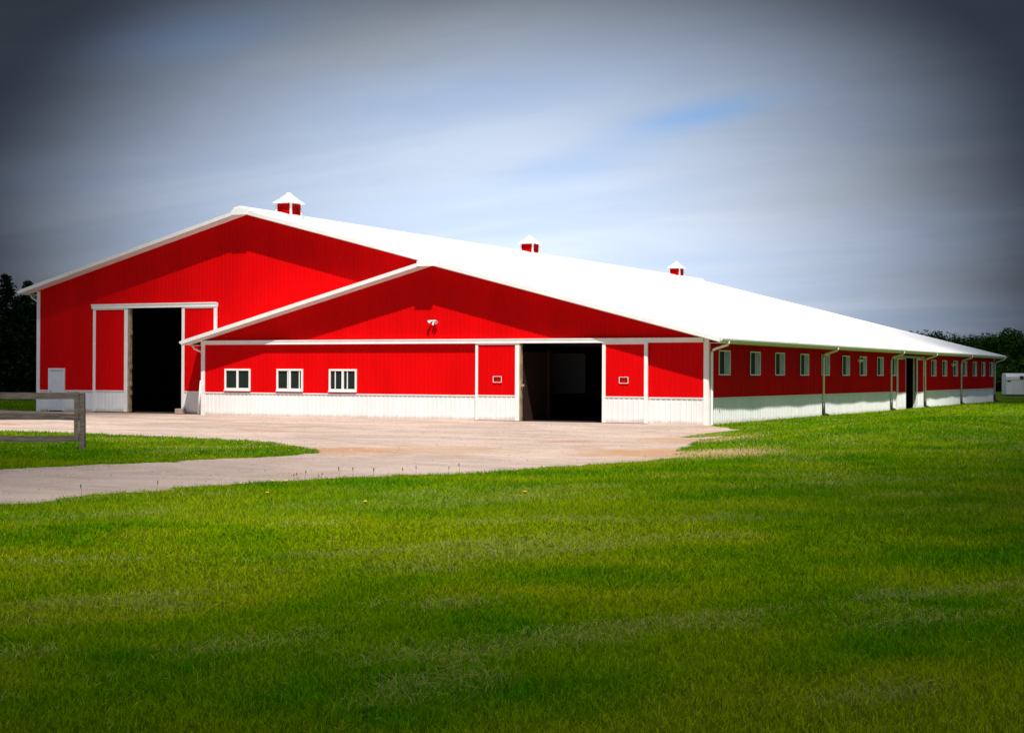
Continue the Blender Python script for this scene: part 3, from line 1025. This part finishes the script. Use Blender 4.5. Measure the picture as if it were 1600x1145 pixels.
# ------------------------------------------------------------------ fence
fa = Vector((-RT.x, -RT.y, 0)).normalized()
fence = empty('fence', (-7.0, -28.8, 0), math.atan2(fa.y, fa.x))
tag(fence, 'weathered grey wooden three rail fence on the grass island', 'fence')


def rough_board(x0, x1, y0, y1, z0, z1, seed, sag=0.0):
    m = MB(); n = 14; rnd = random.Random(seed)
    b = 0
    for i in range(n + 1):
        x = x0 + (x1 - x0) * i / n
        dz = sag * math.sin(math.pi * i / n) + rnd.uniform(-0.004, 0.004); t = rnd.uniform(-0.004, 0.004)
        m.v += [(x, y0, z0 + dz - t), (x, y1, z0 + dz), (x, y1, z1 + dz), (x, y0, z1 + dz + t)]
    for i in range(n):
        for k in range(4):
            j = (k + 1) % 4
            m.f.append((4 * i + k, 4 * i + j, 4 * i + 4 + j, 4 * i + 4 + k)); m.m.append(0)
    m.f.append((3, 2, 1, 0)); m.f.append((4 * n, 4 * n + 1, 4 * n + 2, 4 * n + 3)); m.m += [0, 0]
    return m


# local x = leftwards along the fence; local -y = towards... the barn side decided by rotation
for i in range(4):
    px_ = i * 2.6
    m = MB()
    m.tube([(px_, 0.0, -0.3), (px_, 0.0, 0.7), (px_ + 0.01, 0.0, 1.50)], [0.105, 0.102, 0.096], 4)
    po = m.build('post', WOOD, fence, bevel=0.008)
    m = MB(); m.box(px_ + 0.06, px_ + 0.18, 0.13, 0.165, 0.22, 1.52) if i == 0 else m.box(px_ - 0.06, px_ + 0.06, 0.13, 0.165, 0.22, 1.52)
    m.build('cover_board', WOOD, po)
    if i < 3:
        for z, s in ((1.42, -0.008), (0.86, 0.012), (0.30, -0.03)):
            x0_ = px_ + (0.06 if i == 0 else 0.0)
            rough_board(x0_ + 0.004, px_ + 2.6 - 0.004, 0.08, 0.125, z - 0.085, z + 0.085, i * 7 + int(z * 10), s).build('rail', WOOD, fence)

# ------------------------------------------------------------------ horse trailer
t0 = CAM + (FW + RT * ((1571.5 - 800) / FPX) - UP * ((620 - 572.5) / FPX)) * 139.0
tr = empty('horse_trailer', (t0.x, t0.y, float(H(t0.x, t0.y))), math.radians(20))
tag(tr, 'white horse trailer with small dark window parked on grass beyond the barn end', 'trailer')
a = MB(); prof = []
for q in ((-1.0, 0.38), (-1.0, 1.75)): prof.append(q)
for k in range(7):
    an = math.pi - (math.pi / 2) * k / 6; prof.append((-0.55 + 0.45 * math.cos(an), 1.86 + 0.40 * math.sin(an)))
for k in range(7):
    an = math.pi / 2 - (math.pi / 2) * k / 6; prof.append((0.55 + 0.45 * math.cos(an), 1.86 + 0.40 * math.sin(an)))
prof += [(1.0, 1.75), (1.0, 0.38)]
a.prism([(0, 1.0 + p[0], p[1]) for p in prof], (4.4, 0, 0))
a.build('body', TRAILER, tr, bevel=0.05)
a = MB()
a.box(0.03, 4.37, -0.012, -0.001, 1.66, 1.70)
for x in (0.62, 1.45, 2.2, 3.0): a.box(x, x + 0.02, -0.010, -0.001, 0.40, 1.655)
pieces(a, 'seam', GREYMETAL, tr)
a = MB(); a.box(1.18, 1.52, -0.022, -0.002, 1.72, 2.02); a.box(2.5, 2.84, -0.022, -0.002, 1.72, 2.02); a.build('window', GLASS, tr, bevel=0.02)
a = MB(); a.box(0.12, 0.42, -0.022, -0.013, 1.52, 1.62); a.build('vent', BLACK, tr)
a = MB(); [a.box(0.14 + i * 0.06, 0.18 + i * 0.06, -0.006, 0.004, 1.86, 1.90) for i in range(6)]
a.build('lettering', PINK, tr)
a = MB(); a.box(0.02, 4.38, 0.02, 1.98, 0.26, 0.375); a.build('chassis', BLACK, tr)
for x in (2.5, 3.3):
    for y_ in (0.02, 1.78):
        a = MB(); a.tube([(x, y_, 0.30), (x, y_ + 0.2, 0.30)], 0.31, 20); wh = a.build('wheel', RUBBER, tr)
        a = MB(); a.tube([(x, y_ - 0.01 if y_ < 1 else y_ + 0.21, 0.30), (x, y_ - 0.002 if y_ < 1 else y_ + 0.202, 0.30)], 0.16, 14); a.build('rim', GREYMETAL, wh)
a = MB(); a.box(2.08, 3.72, -0.06, 0.0, 0.62, 0.68); a.box(2.08, 2.14, -0.06, 0.0, 0.35, 0.62); a.box(3.66, 3.72, -0.06, 0.0, 0.35, 0.62); a.build('mudguard', TRAILER, tr)
a = MB(); a.tube([(4.38, 0.4, 0.4), (5.6, 1.0, 0.45)], 0.04, 6); a.tube([(4.38, 1.6, 0.4), (5.6, 1.0, 0.45)], 0.04, 6); a.tube([(5.4, 1.0, 0.05), (5.4, 1.0, 0.9)], 0.03, 6)
a.build('drawbar', GREYMETAL, tr)

# ------------------------------------------------------------------ trees
def leafmat(name, lo, hi):
    m, b, pr = mat(name)
    at = b.n('ShaderNodeAttribute'); at.attribute_name = 'Col'
    tcn = b.n('ShaderNodeTexCoord')
    n = b.noise(tcn.outputs['Object'], 0.6, 3.0, 0.6)
    sp = b.n('ShaderNodeSeparateColor'); b.l(at.outputs['Color'], sp.inputs[0])
    f = b.math('ADD', b.math('MULTIPLY', n, 0.5), b.math('MULTIPLY', sp.outputs[0], 0.6), clamp=True)
    b.l(b.mix(f, lo, hi), pr.inputs['Base Color'])
    pr.inputs['Roughness'].default_value = 0.9; pr.inputs['Specular IOR Level'].default_value = 0.03
    return m


NEEDLE = leafmat('conifer_needles', (0.003, 0.010, 0.003), (0.013, 0.030, 0.007))
LEAF = leafmat('tree_leaves', (0.006, 0.026, 0.003), (0.030, 0.075, 0.008))
BARK = simple('bark', (0.075, 0.055, 0.04), 0.95, amt=0.3, scale=4, bump=0.6)


def leaf_cloud(cent, nrm, size, rng):
    """quads at cent with random tilt about nrm"""
    n = len(cent)
    d = nrm + rng.normal(0, 0.55, (n, 3)); d /= np.linalg.norm(d, axis=1)[:, None] + 1e-9
    a = np.cross(d, rng.normal(0, 1, (n, 3))); a /= np.linalg.norm(a, axis=1)[:, None] + 1e-9
    b_ = np.cross(d, a)
    s = (size * rng.uniform(0.6, 1.3, n))[:, None]
    v = np.stack([cent - a * s - b_ * s * 0.15, cent - b_ * s * 0.55, cent + a * s + b_ * s * 0.1, cent + b_ * s * 0.55], 1).reshape(-1, 3)
    q = np.arange(4 * n).reshape(-1, 4)
    col = np.repeat(rng.uniform(0, 1, (n, 1)), 4, 0).repeat(3, 1)
    return v, q, col


def make_conifer(seed, h, r):
    rng = np.random.default_rng(seed)
    root = empty('conifer_tree')
    m = MB(); m.tube([(0, 0, -0.2), (0, 0, h * 0.5), (0.05, 0.03, h * 0.98)], [0.24, 0.14, 0.02], 8); tk = m.build('trunk', BARK, root, smooth=True)
    C_, N_ = [], []
    limb = MB()
    z = 0.5
    while z < h - 0.2:
        f = z / h
        R = r * (1 - f) ** 0.75 * (0.75 + 0.5 * rng.random()) + 0.15
        nb = int(7 + 6 * (1 - f))
        a0 = rng.random() * 6.28
        for k in range(nb):
            an = a0 + k * 6.283 / nb + rng.normal(0, 0.25); RR = R * rng.uniform(0.55, 1.15)
            droop = rng.uniform(0.0, 0.35) * RR
            dirv = np.array([math.cos(an), math.sin(an), 0.0])
            nn = int(16 + 34 * RR)
            t = rng.random(nn) ** 0.7
            p = dirv[None] * (t * RR)[:, None]
            side = np.array([-dirv[1], dirv[0], 0])
            p = p + side[None] * (rng.normal(0, 0.16, nn) * RR * (1.1 - t * 0.7))[:, None]
            p[:, 2] += z - droop * t * t + rng.normal(0, 0.10, nn)
            C_.append(p); N_.append(np.tile(np.array([0.2 * dirv[0], 0.2 * dirv[1], 1.0]), (nn, 1)))
            if RR > 0.8:
                limb.tube([(0, 0, z), tuple(dirv * RR * 0.85 + np.array([0, 0, z - droop * 0.7]))], [0.04, 0.012], 4, cap=False)
        z += rng.uniform(0.28, 0.42)
    limb.build('limb', BARK, tk)
    v, q, c_ = leaf_cloud(np.concatenate(C_), np.concatenate(N_), 0.13, rng)
    fast_mesh('crown', v, q, NEEDLE, col=c_, parent=root)
    return root


def make_broad(seed, h, r, nclump=46, per=70, leaf=0.2, trunk_h=0.25):
    rng = np.random.default_rng(seed)
    root = empty('broadleaf_tree')
    m = MB(); m.tube([(0, 0, -0.3), (0.05, 0, h * 0.3), (0.1, 0.05, h * 0.62)], [0.26, 0.2, 0.07], 8)
    for k in range(7):
        an = k * 0.9 + rng.random(); rr = r * rng.uniform(0.45, 0.75); z0 = h * rng.uniform(0.22, 0.5)
        m.tube([(0.05, 0, z0), (math.cos(an) * rr * 0.5, math.sin(an) * rr * 0.5, z0 + h * 0.14), (math.cos(an) * rr, math.sin(an) * rr, z0 + h * 0.26)], [0.1, 0.06, 0.02], 5)
    m.build('trunk', BARK, root, smooth=True)
    zc = h * (1 + trunk_h) / 2; hz = h * (1 - trunk_h) / 2
    C_, N_ = [], []
    for k in range(nclump):
        d = rng.normal(0, 1, 3); d /= np.linalg.norm(d)
        q = rng.uniform(0.45, 0.92)
        c0 = np.array([d[0] * r * q, d[1] * r * q, zc + d[2] * hz * q])
        cr = rng.uniform(0.16, 0.34) * r
        dd = rng.normal(0, 1, (per, 3)); dd /= np.linalg.norm(dd, axis=1)[:, None]
        rad = rng.uniform(0.6, 1.05, per)[:, None]
        C_.append(c0 + dd * rad * cr * np.array([1, 1, 0.75])); N_.append(dd + np.array([0, 0, 0.5]))
    v, q, c_ = leaf_cloud(np.concatenate(C_), np.concatenate(N_), leaf, rng)
    fast_mesh('crown', v, q, LEAF, col=c_, parent=root)
    return root


def atpix(u, depth):
    p = CAM + (FW + RT * ((u - 800) / FPX)) * depth
    return p.x, p.y


# conifers left of the barn
con = [make_conifer(3, 10.5, 3.3), make_conifer(8, 9.6, 2.9), make_conifer(14, 8.8, 2.8)]
labs = ['dark conifer at the left edge of the photo behind the wooden fence',
        'tall dark conifer with pointed top left of the tall barn corner',
        'dark conifer touching the barn corner under the left eave',
        'lower dark conifer filling the gap between the two left conifers',
        'dark conifer half out of the frame at far left']
for i, (u, d, k, s, rz) in enumerate(((8, 118, 0, 0.90, 0.4), (42, 124, 1, 0.97, 2.0), (66, 117, 2, 0.95, 4.0), (27, 128, 2, 0.92, 1.0), (-26, 116, 1, 1.1, 5.0))):
    o = con[k] if i < 3 else copy_tree(con[k])
    x, y = atpix(u, d); o.location = (x, y, 0); o.scale = (s,) * 3; o.rotation_euler = (0, 0, rz)
    tag(o, labs[i], 'tree', 'dark conifers left of the barn')
# a second, farther row of undergrowth closes the gaps low down
rng = np.random.default_rng(77)


def thicket(name, spots, rr, hh, per, leaf, m_, seed):
    rg = np.random.default_rng(seed); C_, N_ = [], []
    for (x, y, s) in spots:
        dd = rg.normal(0, 1, (per, 3)); dd /= np.linalg.norm(dd, axis=1)[:, None]
        rad = rg.uniform(0.55, 1.0, per)[:, None]
        C_.append(np.array([x, y, hh * s * 0.5]) + dd * rad * np.array([rr * s, rr * s, hh * s * 0.55])); N_.append(dd + np.array([0, 0, 0.4]))
    v, q, c_ = leaf_cloud(np.concatenate(C_), np.concatenate(N_), leaf, rg)
    return fast_mesh(name, v, q, m_, col=c_)


sp_ = []
for u in range(-60, 95, 9):
    x, y = atpix(u + rng.uniform(-3, 3), 132 + rng.uniform(-4, 6)); sp_.append((x, y, rng.uniform(0.8, 1.2)))
tag(thicket('undergrowth', sp_, 2.2, 4.6, 900, 0.22, NEEDLE, 5), kind='stuff')

# trees right, beyond the far end of the barn
kinds = [make_broad(31, 8.6, 4.0), make_broad(47, 8.0, 3.6), make_broad(52, 7.6, 4.4, 40)]
tops = [(1412, 519, 262), (1428, 517, 255), (1442, 524, 262), (1457, 519, 240), (1473, 524, 250), (1488, 526, 235), (1502, 524, 245), (1516, 527, 240),
        (1531, 523, 240), (1545, 521, 236), (1558, 516, 228), (1576, 514.5, 222), (1594, 519, 226), (1612, 524, 232), (1632, 520, 228)]
used = [False] * 3
tl = ['leftmost round tree peeping over the far roof slope', 'round tree second from left over the far roof slope', 'low tree third from left over the far roof slope',
      'bright green tree standing clear just above the roof slope', 'small tree right of the bright green tree over the roof', 'low dark tree over the middle of the far roof slope',
      'tree left of the middle of the right-hand tree line', 'lowest tree in the dip of the right-hand tree line', 'tree rising right of the dip in the tree line',
      'tree directly behind the far eave end of the barn', 'broad tree above the gap between barn end and trailer', 'tallest round tree above the white horse trailer',
      'tree above the trailer window at the right edge', 'tree cut by the right edge of the photo', 'farthest right tree, only its left side inside the photo, beyond the trailer']
order = [2, 1, 0, 2, 1, 0, 1, 2, 0, 1, 0, 2, 1, 0, 1]
for i, (u, v, d) in enumerate(tops):
    k = order[i]
    o = kinds[k] if not used[k] else copy_tree(kinds[k]); used[k] = True
    x, y = atpix(u, d)
    top_z = CAM.z + d * (583.1 + 0.00455 * (u - 800) - v) / FPX
    s = (top_z + 0.2) / (8.6, 8.0, 7.6)[k]
    o.location = (x, y, 0); o.scale = (s * (0.92 + 0.05 * (i % 4)), s, s); o.rotation_euler = (0, 0, i * 1.3)
    tag(o, tl[i], 'tree', 'trees beyond the far end of the barn')
sp_ = []
for u in range(1380, 1700, 7):
    x, y = atpix(u + rng.uniform(-3, 3), 262 + rng.uniform(-6, 12)); sp_.append((x, y, rng.uniform(0.8, 1.15)))
for u in range(1535, 1700, 8):
    x, y = atpix(u + rng.uniform(-3, 3), 208 + rng.uniform(-6, 6)); sp_.append((x, y, rng.uniform(0.45, 0.7)))
tag(thicket('woodland', sp_, 4.0, 6.2, 700, 0.34, LEAF, 6), kind='stuff')

# ------------------------------------------------------------------ grass
GRASS, b, pr = mat('grass_blades')
at = b.n('ShaderNodeAttribute'); at.attribute_name = 'Col'
b.l(at.outputs['Color'], pr.inputs['Base Color'])
pr.inputs['Roughness'].default_value = 0.9; pr.inputs['Specular IOR Level'].default_value = 0.0
tl_ = b.n('ShaderNodeBsdfTranslucent'); b.l(at.outputs['Color'], tl_.inputs['Color'])
mx = b.n('ShaderNodeMixShader'); mx.inputs[0].default_value = 0.38
outn = [n for n in GRASS.node_tree.nodes if n.type == 'OUTPUT_MATERIAL'][0]
b.l(pr.outputs[0], mx.inputs[1]); b.l(tl_.outputs[0], mx.inputs[2]); b.l(mx.outputs[0], outn.inputs['Surface'])

yaw = math.atan2(FW.y, FW.x)


def sample_polar(n, r0, r1, p, rng, half=math.radians(23)):
    """radii with areal density falling as r**-p"""
    u = rng.random(n); e = 2 - p
    if abs(e) < 1e-6: r = r0 * (r1 / r0) ** u
    else: r = (r0 ** e + u * (r1 ** e - r0 ** e)) ** (1 / e)
    an = yaw + rng.uniform(-half, half, n)
    return CAM.x + r * np.cos(an), CAM.y + r * np.sin(an), r


def lawn_ok(x, y):
    ok = ~in_drive(x, y)
    inside = ((x > -Wd) & (x < 0.02) & (y > -0.02) & (y < L)) | ((x > XL) & (x < 0) & (y > YB - 0.03) & (y < L))
    return ok & ~inside


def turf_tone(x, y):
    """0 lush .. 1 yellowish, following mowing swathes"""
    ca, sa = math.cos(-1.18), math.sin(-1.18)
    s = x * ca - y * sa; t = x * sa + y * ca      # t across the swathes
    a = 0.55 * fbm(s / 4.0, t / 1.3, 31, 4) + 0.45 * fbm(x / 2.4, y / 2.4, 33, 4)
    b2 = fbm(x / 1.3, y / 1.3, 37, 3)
    # lit crest and shaded flank of the low bank put into the tone, and greener away from the viewpoint's patch of worn lawn
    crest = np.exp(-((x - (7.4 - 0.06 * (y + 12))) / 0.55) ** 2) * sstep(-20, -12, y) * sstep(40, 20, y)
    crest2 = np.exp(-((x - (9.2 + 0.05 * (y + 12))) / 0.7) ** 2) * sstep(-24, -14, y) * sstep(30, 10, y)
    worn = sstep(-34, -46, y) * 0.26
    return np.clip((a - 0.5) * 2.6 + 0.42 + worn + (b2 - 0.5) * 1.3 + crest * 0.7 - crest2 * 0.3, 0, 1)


def blade_mesh(x, y, r, rng, name, hscale=1.0, tall=None):
    n = len(x)
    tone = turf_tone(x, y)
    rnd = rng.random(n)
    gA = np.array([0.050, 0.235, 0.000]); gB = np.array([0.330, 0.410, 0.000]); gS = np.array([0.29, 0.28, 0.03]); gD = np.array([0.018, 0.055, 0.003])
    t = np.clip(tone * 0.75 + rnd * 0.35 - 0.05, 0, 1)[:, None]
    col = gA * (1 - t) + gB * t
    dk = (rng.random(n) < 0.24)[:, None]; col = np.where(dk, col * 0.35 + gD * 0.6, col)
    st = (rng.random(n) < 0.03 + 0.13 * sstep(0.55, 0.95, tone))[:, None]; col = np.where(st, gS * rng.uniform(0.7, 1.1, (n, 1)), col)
    ca, sa = math.cos(-1.1), math.sin(-1.1)
    wi = sstep(0.55, 0.72, fbm((x * ca - y * sa) / 2.6, (x * sa + y * ca) / 1.0, 61, 4))
    wisp = rng.random(n) < wi * 0.32
    gW = np.array([0.42, 0.44, 0.13])
    col = np.where(wisp[:, None], gW * rng.uniform(0.55, 1.0, (n, 1)), col)
    w = 0.0028 * np.maximum(1.0, r / 12.0) * rng.uniform(0.7, 1.3, n)
    hgt = hscale * rng.uniform(0.030, 0.070, n) * (0.75 + 0.6 * fbm(x / 0.35, y / 0.35, 41, 2)) * (1 + 0.25 * (1 - tone))
    hgt *= 1 + 0.15 * np.clip(r / 30 - 1, 0, 2)
    an = rng.uniform(0, 6.2832, n); lean = np.abs(rng.normal(0, 0.85, n)) * hgt * np.where(wisp, 1.7, 1.0)
    la = rng.uniform(0, 6.2832, n)
    z = H(x, y) + 0.0
    dx = np.cos(an) * w; dy = np.sin(an) * w
    lx = np.cos(la) * lean; ly = np.sin(la) * lean
    near = r < 22
    V, Q, Cc = [], [], []
    # near blades: two segments; far: one triangle
    i = np.where(near)[0]
    P = lambda ox, oy, oz: np.stack([x[i] + ox, y[i] + oy, z[i] + oz], 1)
    a0 = P(-dx[i], -dy[i], -0.01); a1 = P(dx[i], dy[i], -0.01)
    m0 = P(lx[i] * 0.35 - dx[i] * 0.8, ly[i] * 0.35 - dy[i] * 0.8, hgt[i] * 0.6); m1 = P(lx[i] * 0.35 + dx[i] * 0.8, ly[i] * 0.35 + dy[i] * 0.8, hgt[i] * 0.6)
    tp = P(lx[i], ly[i], hgt[i] * 0.95)
    vn = np.stack([a0, a1, m1, m0, tp], 1).reshape(-1, 3)
    bse = np.arange(len(i))[:, None] * 5
    tri = np.concatenate([bse + np.array([0, 1, 2]), bse + np.array([0, 2, 3]), bse + np.array([3, 2, 4])], 0)
    cn = np.repeat(col[i], 5, 0)
    i = np.where(~near)[0]
    a0 = P(-dx[i], -dy[i], -0.01); a1 = P(dx[i], dy[i], -0.01); tp = P(lx[i], ly[i], hgt[i])
    vf = np.stack([a0, a1, tp], 1).reshape(-1, 3)
    trf = np.arange(len(vf)).reshape(-1, 3) + len(vn)
    cf = np.repeat(col[i], 3, 0)
    return fast_mesh(name, np.concatenate([vn, vf]), np.concatenate([tri, trf]), GRASS, col=np.concatenate([cn, cf]))


rng = np.random.default_rng(11)
x1, y1, r1 = sample_polar(440000, 6.0, 15.0, 0.6, rng, math.radians(34))
x2, y2, r2 = sample_polar(1150000, 15.0, 125.0, 2.0, rng, math.radians(32))
x = np.concatenate([x1, x2]); y = np.concatenate([y1, y2]); r = np.concatenate([r1, r2])
k = lawn_ok(x, y)
worn_ = np.exp(-(((x - 8.4) / 1.6) ** 2 + ((y + 22.3) / 2.6) ** 2)) + 0.8 * np.exp(-(((x - 5.6) / 0.9) ** 2 + ((y + 13) / 4.0) ** 2))
k &= rng.random(len(x)) > worn_ * 0.95
x, y, r = x[k], y[k], r[k]
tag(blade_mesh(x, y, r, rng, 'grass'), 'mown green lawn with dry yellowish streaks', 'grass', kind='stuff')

# dry clippings lying on the lawn in wisps
def clippings(n, rng):
    x, y, r = sample_polar(n * 6, 6.5, 34, 1.4, rng)
    ca, sa = math.cos(-1.1), math.sin(-1.1)
    s = x * ca - y * sa; t = x * sa + y * ca
    f = fbm(s / 2.6, t / 1.0, 61, 4)
    fld = sstep(0.55, 0.70, f) + 0.03
    k = (rng.random(len(x)) < fld) & lawn_ok(x, y)
    x, y, r = x[k][:n], y[k][:n], r[k][:n]; m = len(x)
    ln = rng.uniform(0.02, 0.07, m) * (1 + 1.2 * (rng.random(m) < 0.04)); an = rng.uniform(0, 3.14, m); w = 0.0014 * np.maximum(1, r / 10)
    z = H(x, y) + rng.uniform(0.035, 0.075, m)
    dx, dy = np.cos(an) * ln / 2, np.sin(an) * ln / 2; wx, wy = -np.sin(an) * w, np.cos(an) * w
    dz = rng.normal(0, 0.012, m)
    v = np.stack([np.stack([x - dx - wx, y - dy - wy, z - dz], 1), np.stack([x + dx - wx, y + dy - wy, z + dz], 1),
                  np.stack([x + dx + wx, y + dy + wy, z + dz + 0.003], 1), np.stack([x - dx + wx, y - dy + wy, z - dz + 0.003], 1)], 1).reshape(-1, 3)
    c0 = np.array([0.25, 0.27, 0.045]); c1 = np.array([0.14, 0.21, 0.01])
    t_ = rng.random((m, 1)); col = c0 * t_ + c1 * (1 - t_)
    return fast_mesh('grass_clippings', v, np.arange(4 * m).reshape(-1, 4), GRASS, col=np.repeat(col, 4, 0))


tag(clippings(9000, rng), 'dry pale mown grass lying in wisps on the lawn', 'clippings', kind='stuff')

# clover heads on the grass island
rngc = np.random.default_rng(4)
m = 1500
x = rngc.uniform(-14, 0, m * 4); y = rngc.uniform(-34, -21, m * 4); kk = lawn_ok(x, y) & (fbm(x / 1.5, y / 1.5, 71, 3) > 0.47)
x, y = x[kk][:330], y[kk][:330]; n = len(x)
c0 = np.stack([x, y, H(x, y) + rngc.uniform(0.06, 0.10, n)], 1)
cr = 0.010
offs = np.array([[cr, 0, 0], [0, cr, 0], [-cr, 0, 0], [0, -cr, 0], [0, 0, cr], [0, 0, -cr]])
v = (c0[:, None, :] + offs[None]).reshape(-1, 3)
tri = np.array([[0, 1, 4], [1, 2, 4], [2, 3, 4], [3, 0, 4], [1, 0, 5], [2, 1, 5], [3, 2, 5], [0, 3, 5]])
q = (np.arange(n)[:, None, None] * 6 + tri[None]).reshape(-1, 3)
CLOVER = simple('clover_petals', (0.48, 0.50, 0.30), 0.8)
tag(fast_mesh('clover_flowers', v, q, CLOVER), 'tiny whitish clover heads scattered over the grass island', 'flowers', kind='stuff')

# loose stones on the lane
rs = np.random.default_rng(19)
n = 30000
x = rs.uniform(-24, 8, n); y = rs.uniform(-50, -1, n)
kk = in_drive(x, y) & (rs.random(n) < 0.25 + 0.75 * sstep(0.5, 0.7, fbm(x / 2.0, y / 2.0, 81, 3)))
x, y = x[kk][:11000], y[kk][:11000]; n = len(x)
sz = rs.uniform(0.008, 0.024, (n, 1, 1))
offs = np.array([[1, 0, 0], [0, 1, 0], [-1, 0, 0], [0, -1, 0], [0, 0, 0.7], [0, 0, -0.3]])
v = (np.stack([x, y, H(x, y) + 0.008], 1)[:, None, :] + offs[None] * sz * rs.uniform(0.6, 1.3, (n, 6, 1))).reshape(-1, 3)
q = (np.arange(n)[:, None, None] * 6 + tri[None]).reshape(-1, 3)
STONE, b, pr = mat('loose_stone')
at = b.n('ShaderNodeAttribute'); at.attribute_name = 'Col'
b.l(at.outputs['Color'], pr.inputs['Base Color']); pr.inputs['Roughness'].default_value = 1.0
tt = rs.random((n, 1))
cs = np.array([0.14, 0.11, 0.10]) * (1 - tt) + np.array([0.50, 0.42, 0.37]) * tt
tag(fast_mesh('loose_stones', v, q, STONE, col=np.repeat(cs, 6, 0)), 'small loose stones scattered on the gravel lane', 'stones', kind='stuff')

# dandelions and seed stalks by the lawn edge
YEL = simple('dandelion_petals', (0.75, 0.50, 0.01), 0.7)
STALK = simple('weed_stalk', (0.10, 0.10, 0.03), 0.8)


def onground(u, v):
    d = FW + RT * ((u - 800) / FPX) - UP * ((v - 572.5) / FPX)
    t = -CAM.z / d.z
    p = CAM + d * t
    return p.x, p.y


rn = random.Random(3)


def stalk_proto(h, bend_):
    r = empty('weed_stalk')
    a = MB(); a.tube([(0, 0, 0), (bend_ * 0.3, 0, h * 0.5), (bend_, 0, h)], [0.004, 0.003, 0.002], 5); a.build('stem', STALK, r)
    a = MB(); a.tube([(bend_, 0, h - 0.03), (bend_, 0, h), (bend_, 0, h + 0.03)], [0.003, 0.012, 0.003], 6); a.build('seed_head', STALK, r)
    return r


sp0 = stalk_proto(0.14, 0.02); first = True
for u, v in ((450, 752), (455, 751), (466, 750), (488, 750), (492, 750), (520, 748), (542, 747), (572, 746), (574, 746), (620, 744), (234, 768), (117, 776), (690, 740), (708, 740), (640, 743)):
    x, y = onground(u, v)
    o = sp0 if first else copy_tree(sp0); first = False
    o.location = (x + 0.15, y, float(H(x, y))); o.scale = (1, 1, rn.uniform(0.7, 1.5)); o.rotation_euler = (0, 0, rn.uniform(0, 6))
    tag(o, 'thin dark seed stalk standing up where the near lawn meets the gravel lane', 'weed', 'seed stalks along the lawn edge')
DL = ['yellow dandelion at the lane edge, left one of a pair', 'yellow dandelion at the lane edge, right one of a pair',
      'larger yellow dandelion just inside the lawn below the seed stalks', 'lone yellow dandelion out in the lawn left of centre',
      'yellow dandelion on the lawn edge straight below the low barn doorway', 'yellow dandelion in the lawn near the middle of the photo']
d0 = empty('dandelion')
a = MB(); a.tube([(0, 0, 0), (0, 0, 0.07)], 0.004, 5); a.build('stem', STALK, d0)
a = MB(); a.tube([(0, 0, 0.065), (0, 0, 0.078), (0, 0, 0.086)], [0.008, 0.024, 0.016], 10); a.build('flower', YEL, d0)
first = True
for u, v in ((419, 757), (440, 757), (410, 776), (562, 789), (905, 731), (812, 774)):
    x, y = onground(u, v)
    o = d0 if first else copy_tree(d0); first = False
    o.location = (x + 0.1, y, float(H(x, y))); s = rn.uniform(0.9, 1.5); o.scale = (s, s, 1.0)
    tag(o, DL.pop(0), 'flower', 'yellow dandelions in the lawn')

# ------------------------------------------------------------------ added shade sheet
# unseen cloud-like sheet added behind the viewpoint, outlined to darken everything around the barn
def shade_field(x, y):
    """footprint on the ground, >0 where the added sheet shades it"""
    f = np.full(np.shape(x), -50.0)
    for cx_, cy_, rx, ry, rot in ((25, -67, 22, 15.2, 0.47), (36, -52, 13, 12, 0), (9, -63, 14, 12, 0), (8, 84, 17, 38, 0.0), (-15, -48, 20, 16, 0.9), (-63, 4, 32, 36, 0.2), (42, 4, 27, 62, -0.12), (60, -60, 34, 30, 0),
                                  (-20, 186, 110, 100, 0.0), (-60, -70, 45, 34, 0.3), (20, -115, 90, 40, 0)):
        c_, s_ = math.cos(rot), math.sin(rot)
        dx = x - cx_; dy = y - cy_
        u = (dx * c_ + dy * s_) / rx; v = (-dx * s_ + dy * c_) / ry
        f = np.maximum(f, (1 - np.sqrt(u * u + v * v)) * min(rx, ry))
    return f + (fbm(x / 9 + 5, y / 9, 91, 3) - 0.5) * 7


gx = np.arange(-140, 140, 3.0); gy = np.arange(-160, 300, 3.0)
X, Y = np.meshgrid(gx, gy)
F = shade_field(X, Y)
T = np.clip(F, 0, 30)
Tt = 0.4 + T * 0.5 * (0.6 + 0.8 * fbm(X / 12, Y / 12, 93, 3))
ALT = 1300.0
off = SUN * (ALT / SUN.z)
nx, ny = len(gx), len(gy)
keep = (F[:-1, :-1] > 0) | (F[1:, 1:] > 0)
I, J = np.meshgrid(np.arange(nx - 1), np.arange(ny - 1))
a0 = (J * nx + I)[keep]
qt = np.stack([a0, a0 + 1, a0 + nx + 1, a0 + nx], 1)
vt = np.stack([X.ravel() + off.x, Y.ravel() + off.y, Tt.ravel() + ALT], 1)
vb = np.stack([X.ravel() + off.x, Y.ravel() + off.y, -0.35 * Tt.ravel() + ALT], 1)
SHADE_VEIL, b, pr = mat('added_shade_veil')
outn = [n for n in SHADE_VEIL.node_tree.nodes if n.type == 'OUTPUT_MATERIAL'][0]
df = b.n('ShaderNodeBsdfDiffuse'); df.inputs['Color'].default_value = (0.8, 0.8, 0.82, 1)
tp = b.n('ShaderNodeBsdfTransparent'); mx = b.n('ShaderNodeMixShader'); mx.inputs[0].default_value = 0.68
b.l(tp.outputs[0], mx.inputs[1]); b.l(df.outputs[0], mx.inputs[2]); b.l(mx.outputs[0], outn.inputs['Surface'])
tag(fast_mesh('added_shade_sheet', np.concatenate([vt, vb]), np.concatenate([qt, qt[:, ::-1] + len(vt)]), SHADE_VEIL, smooth=True), kind='structure')
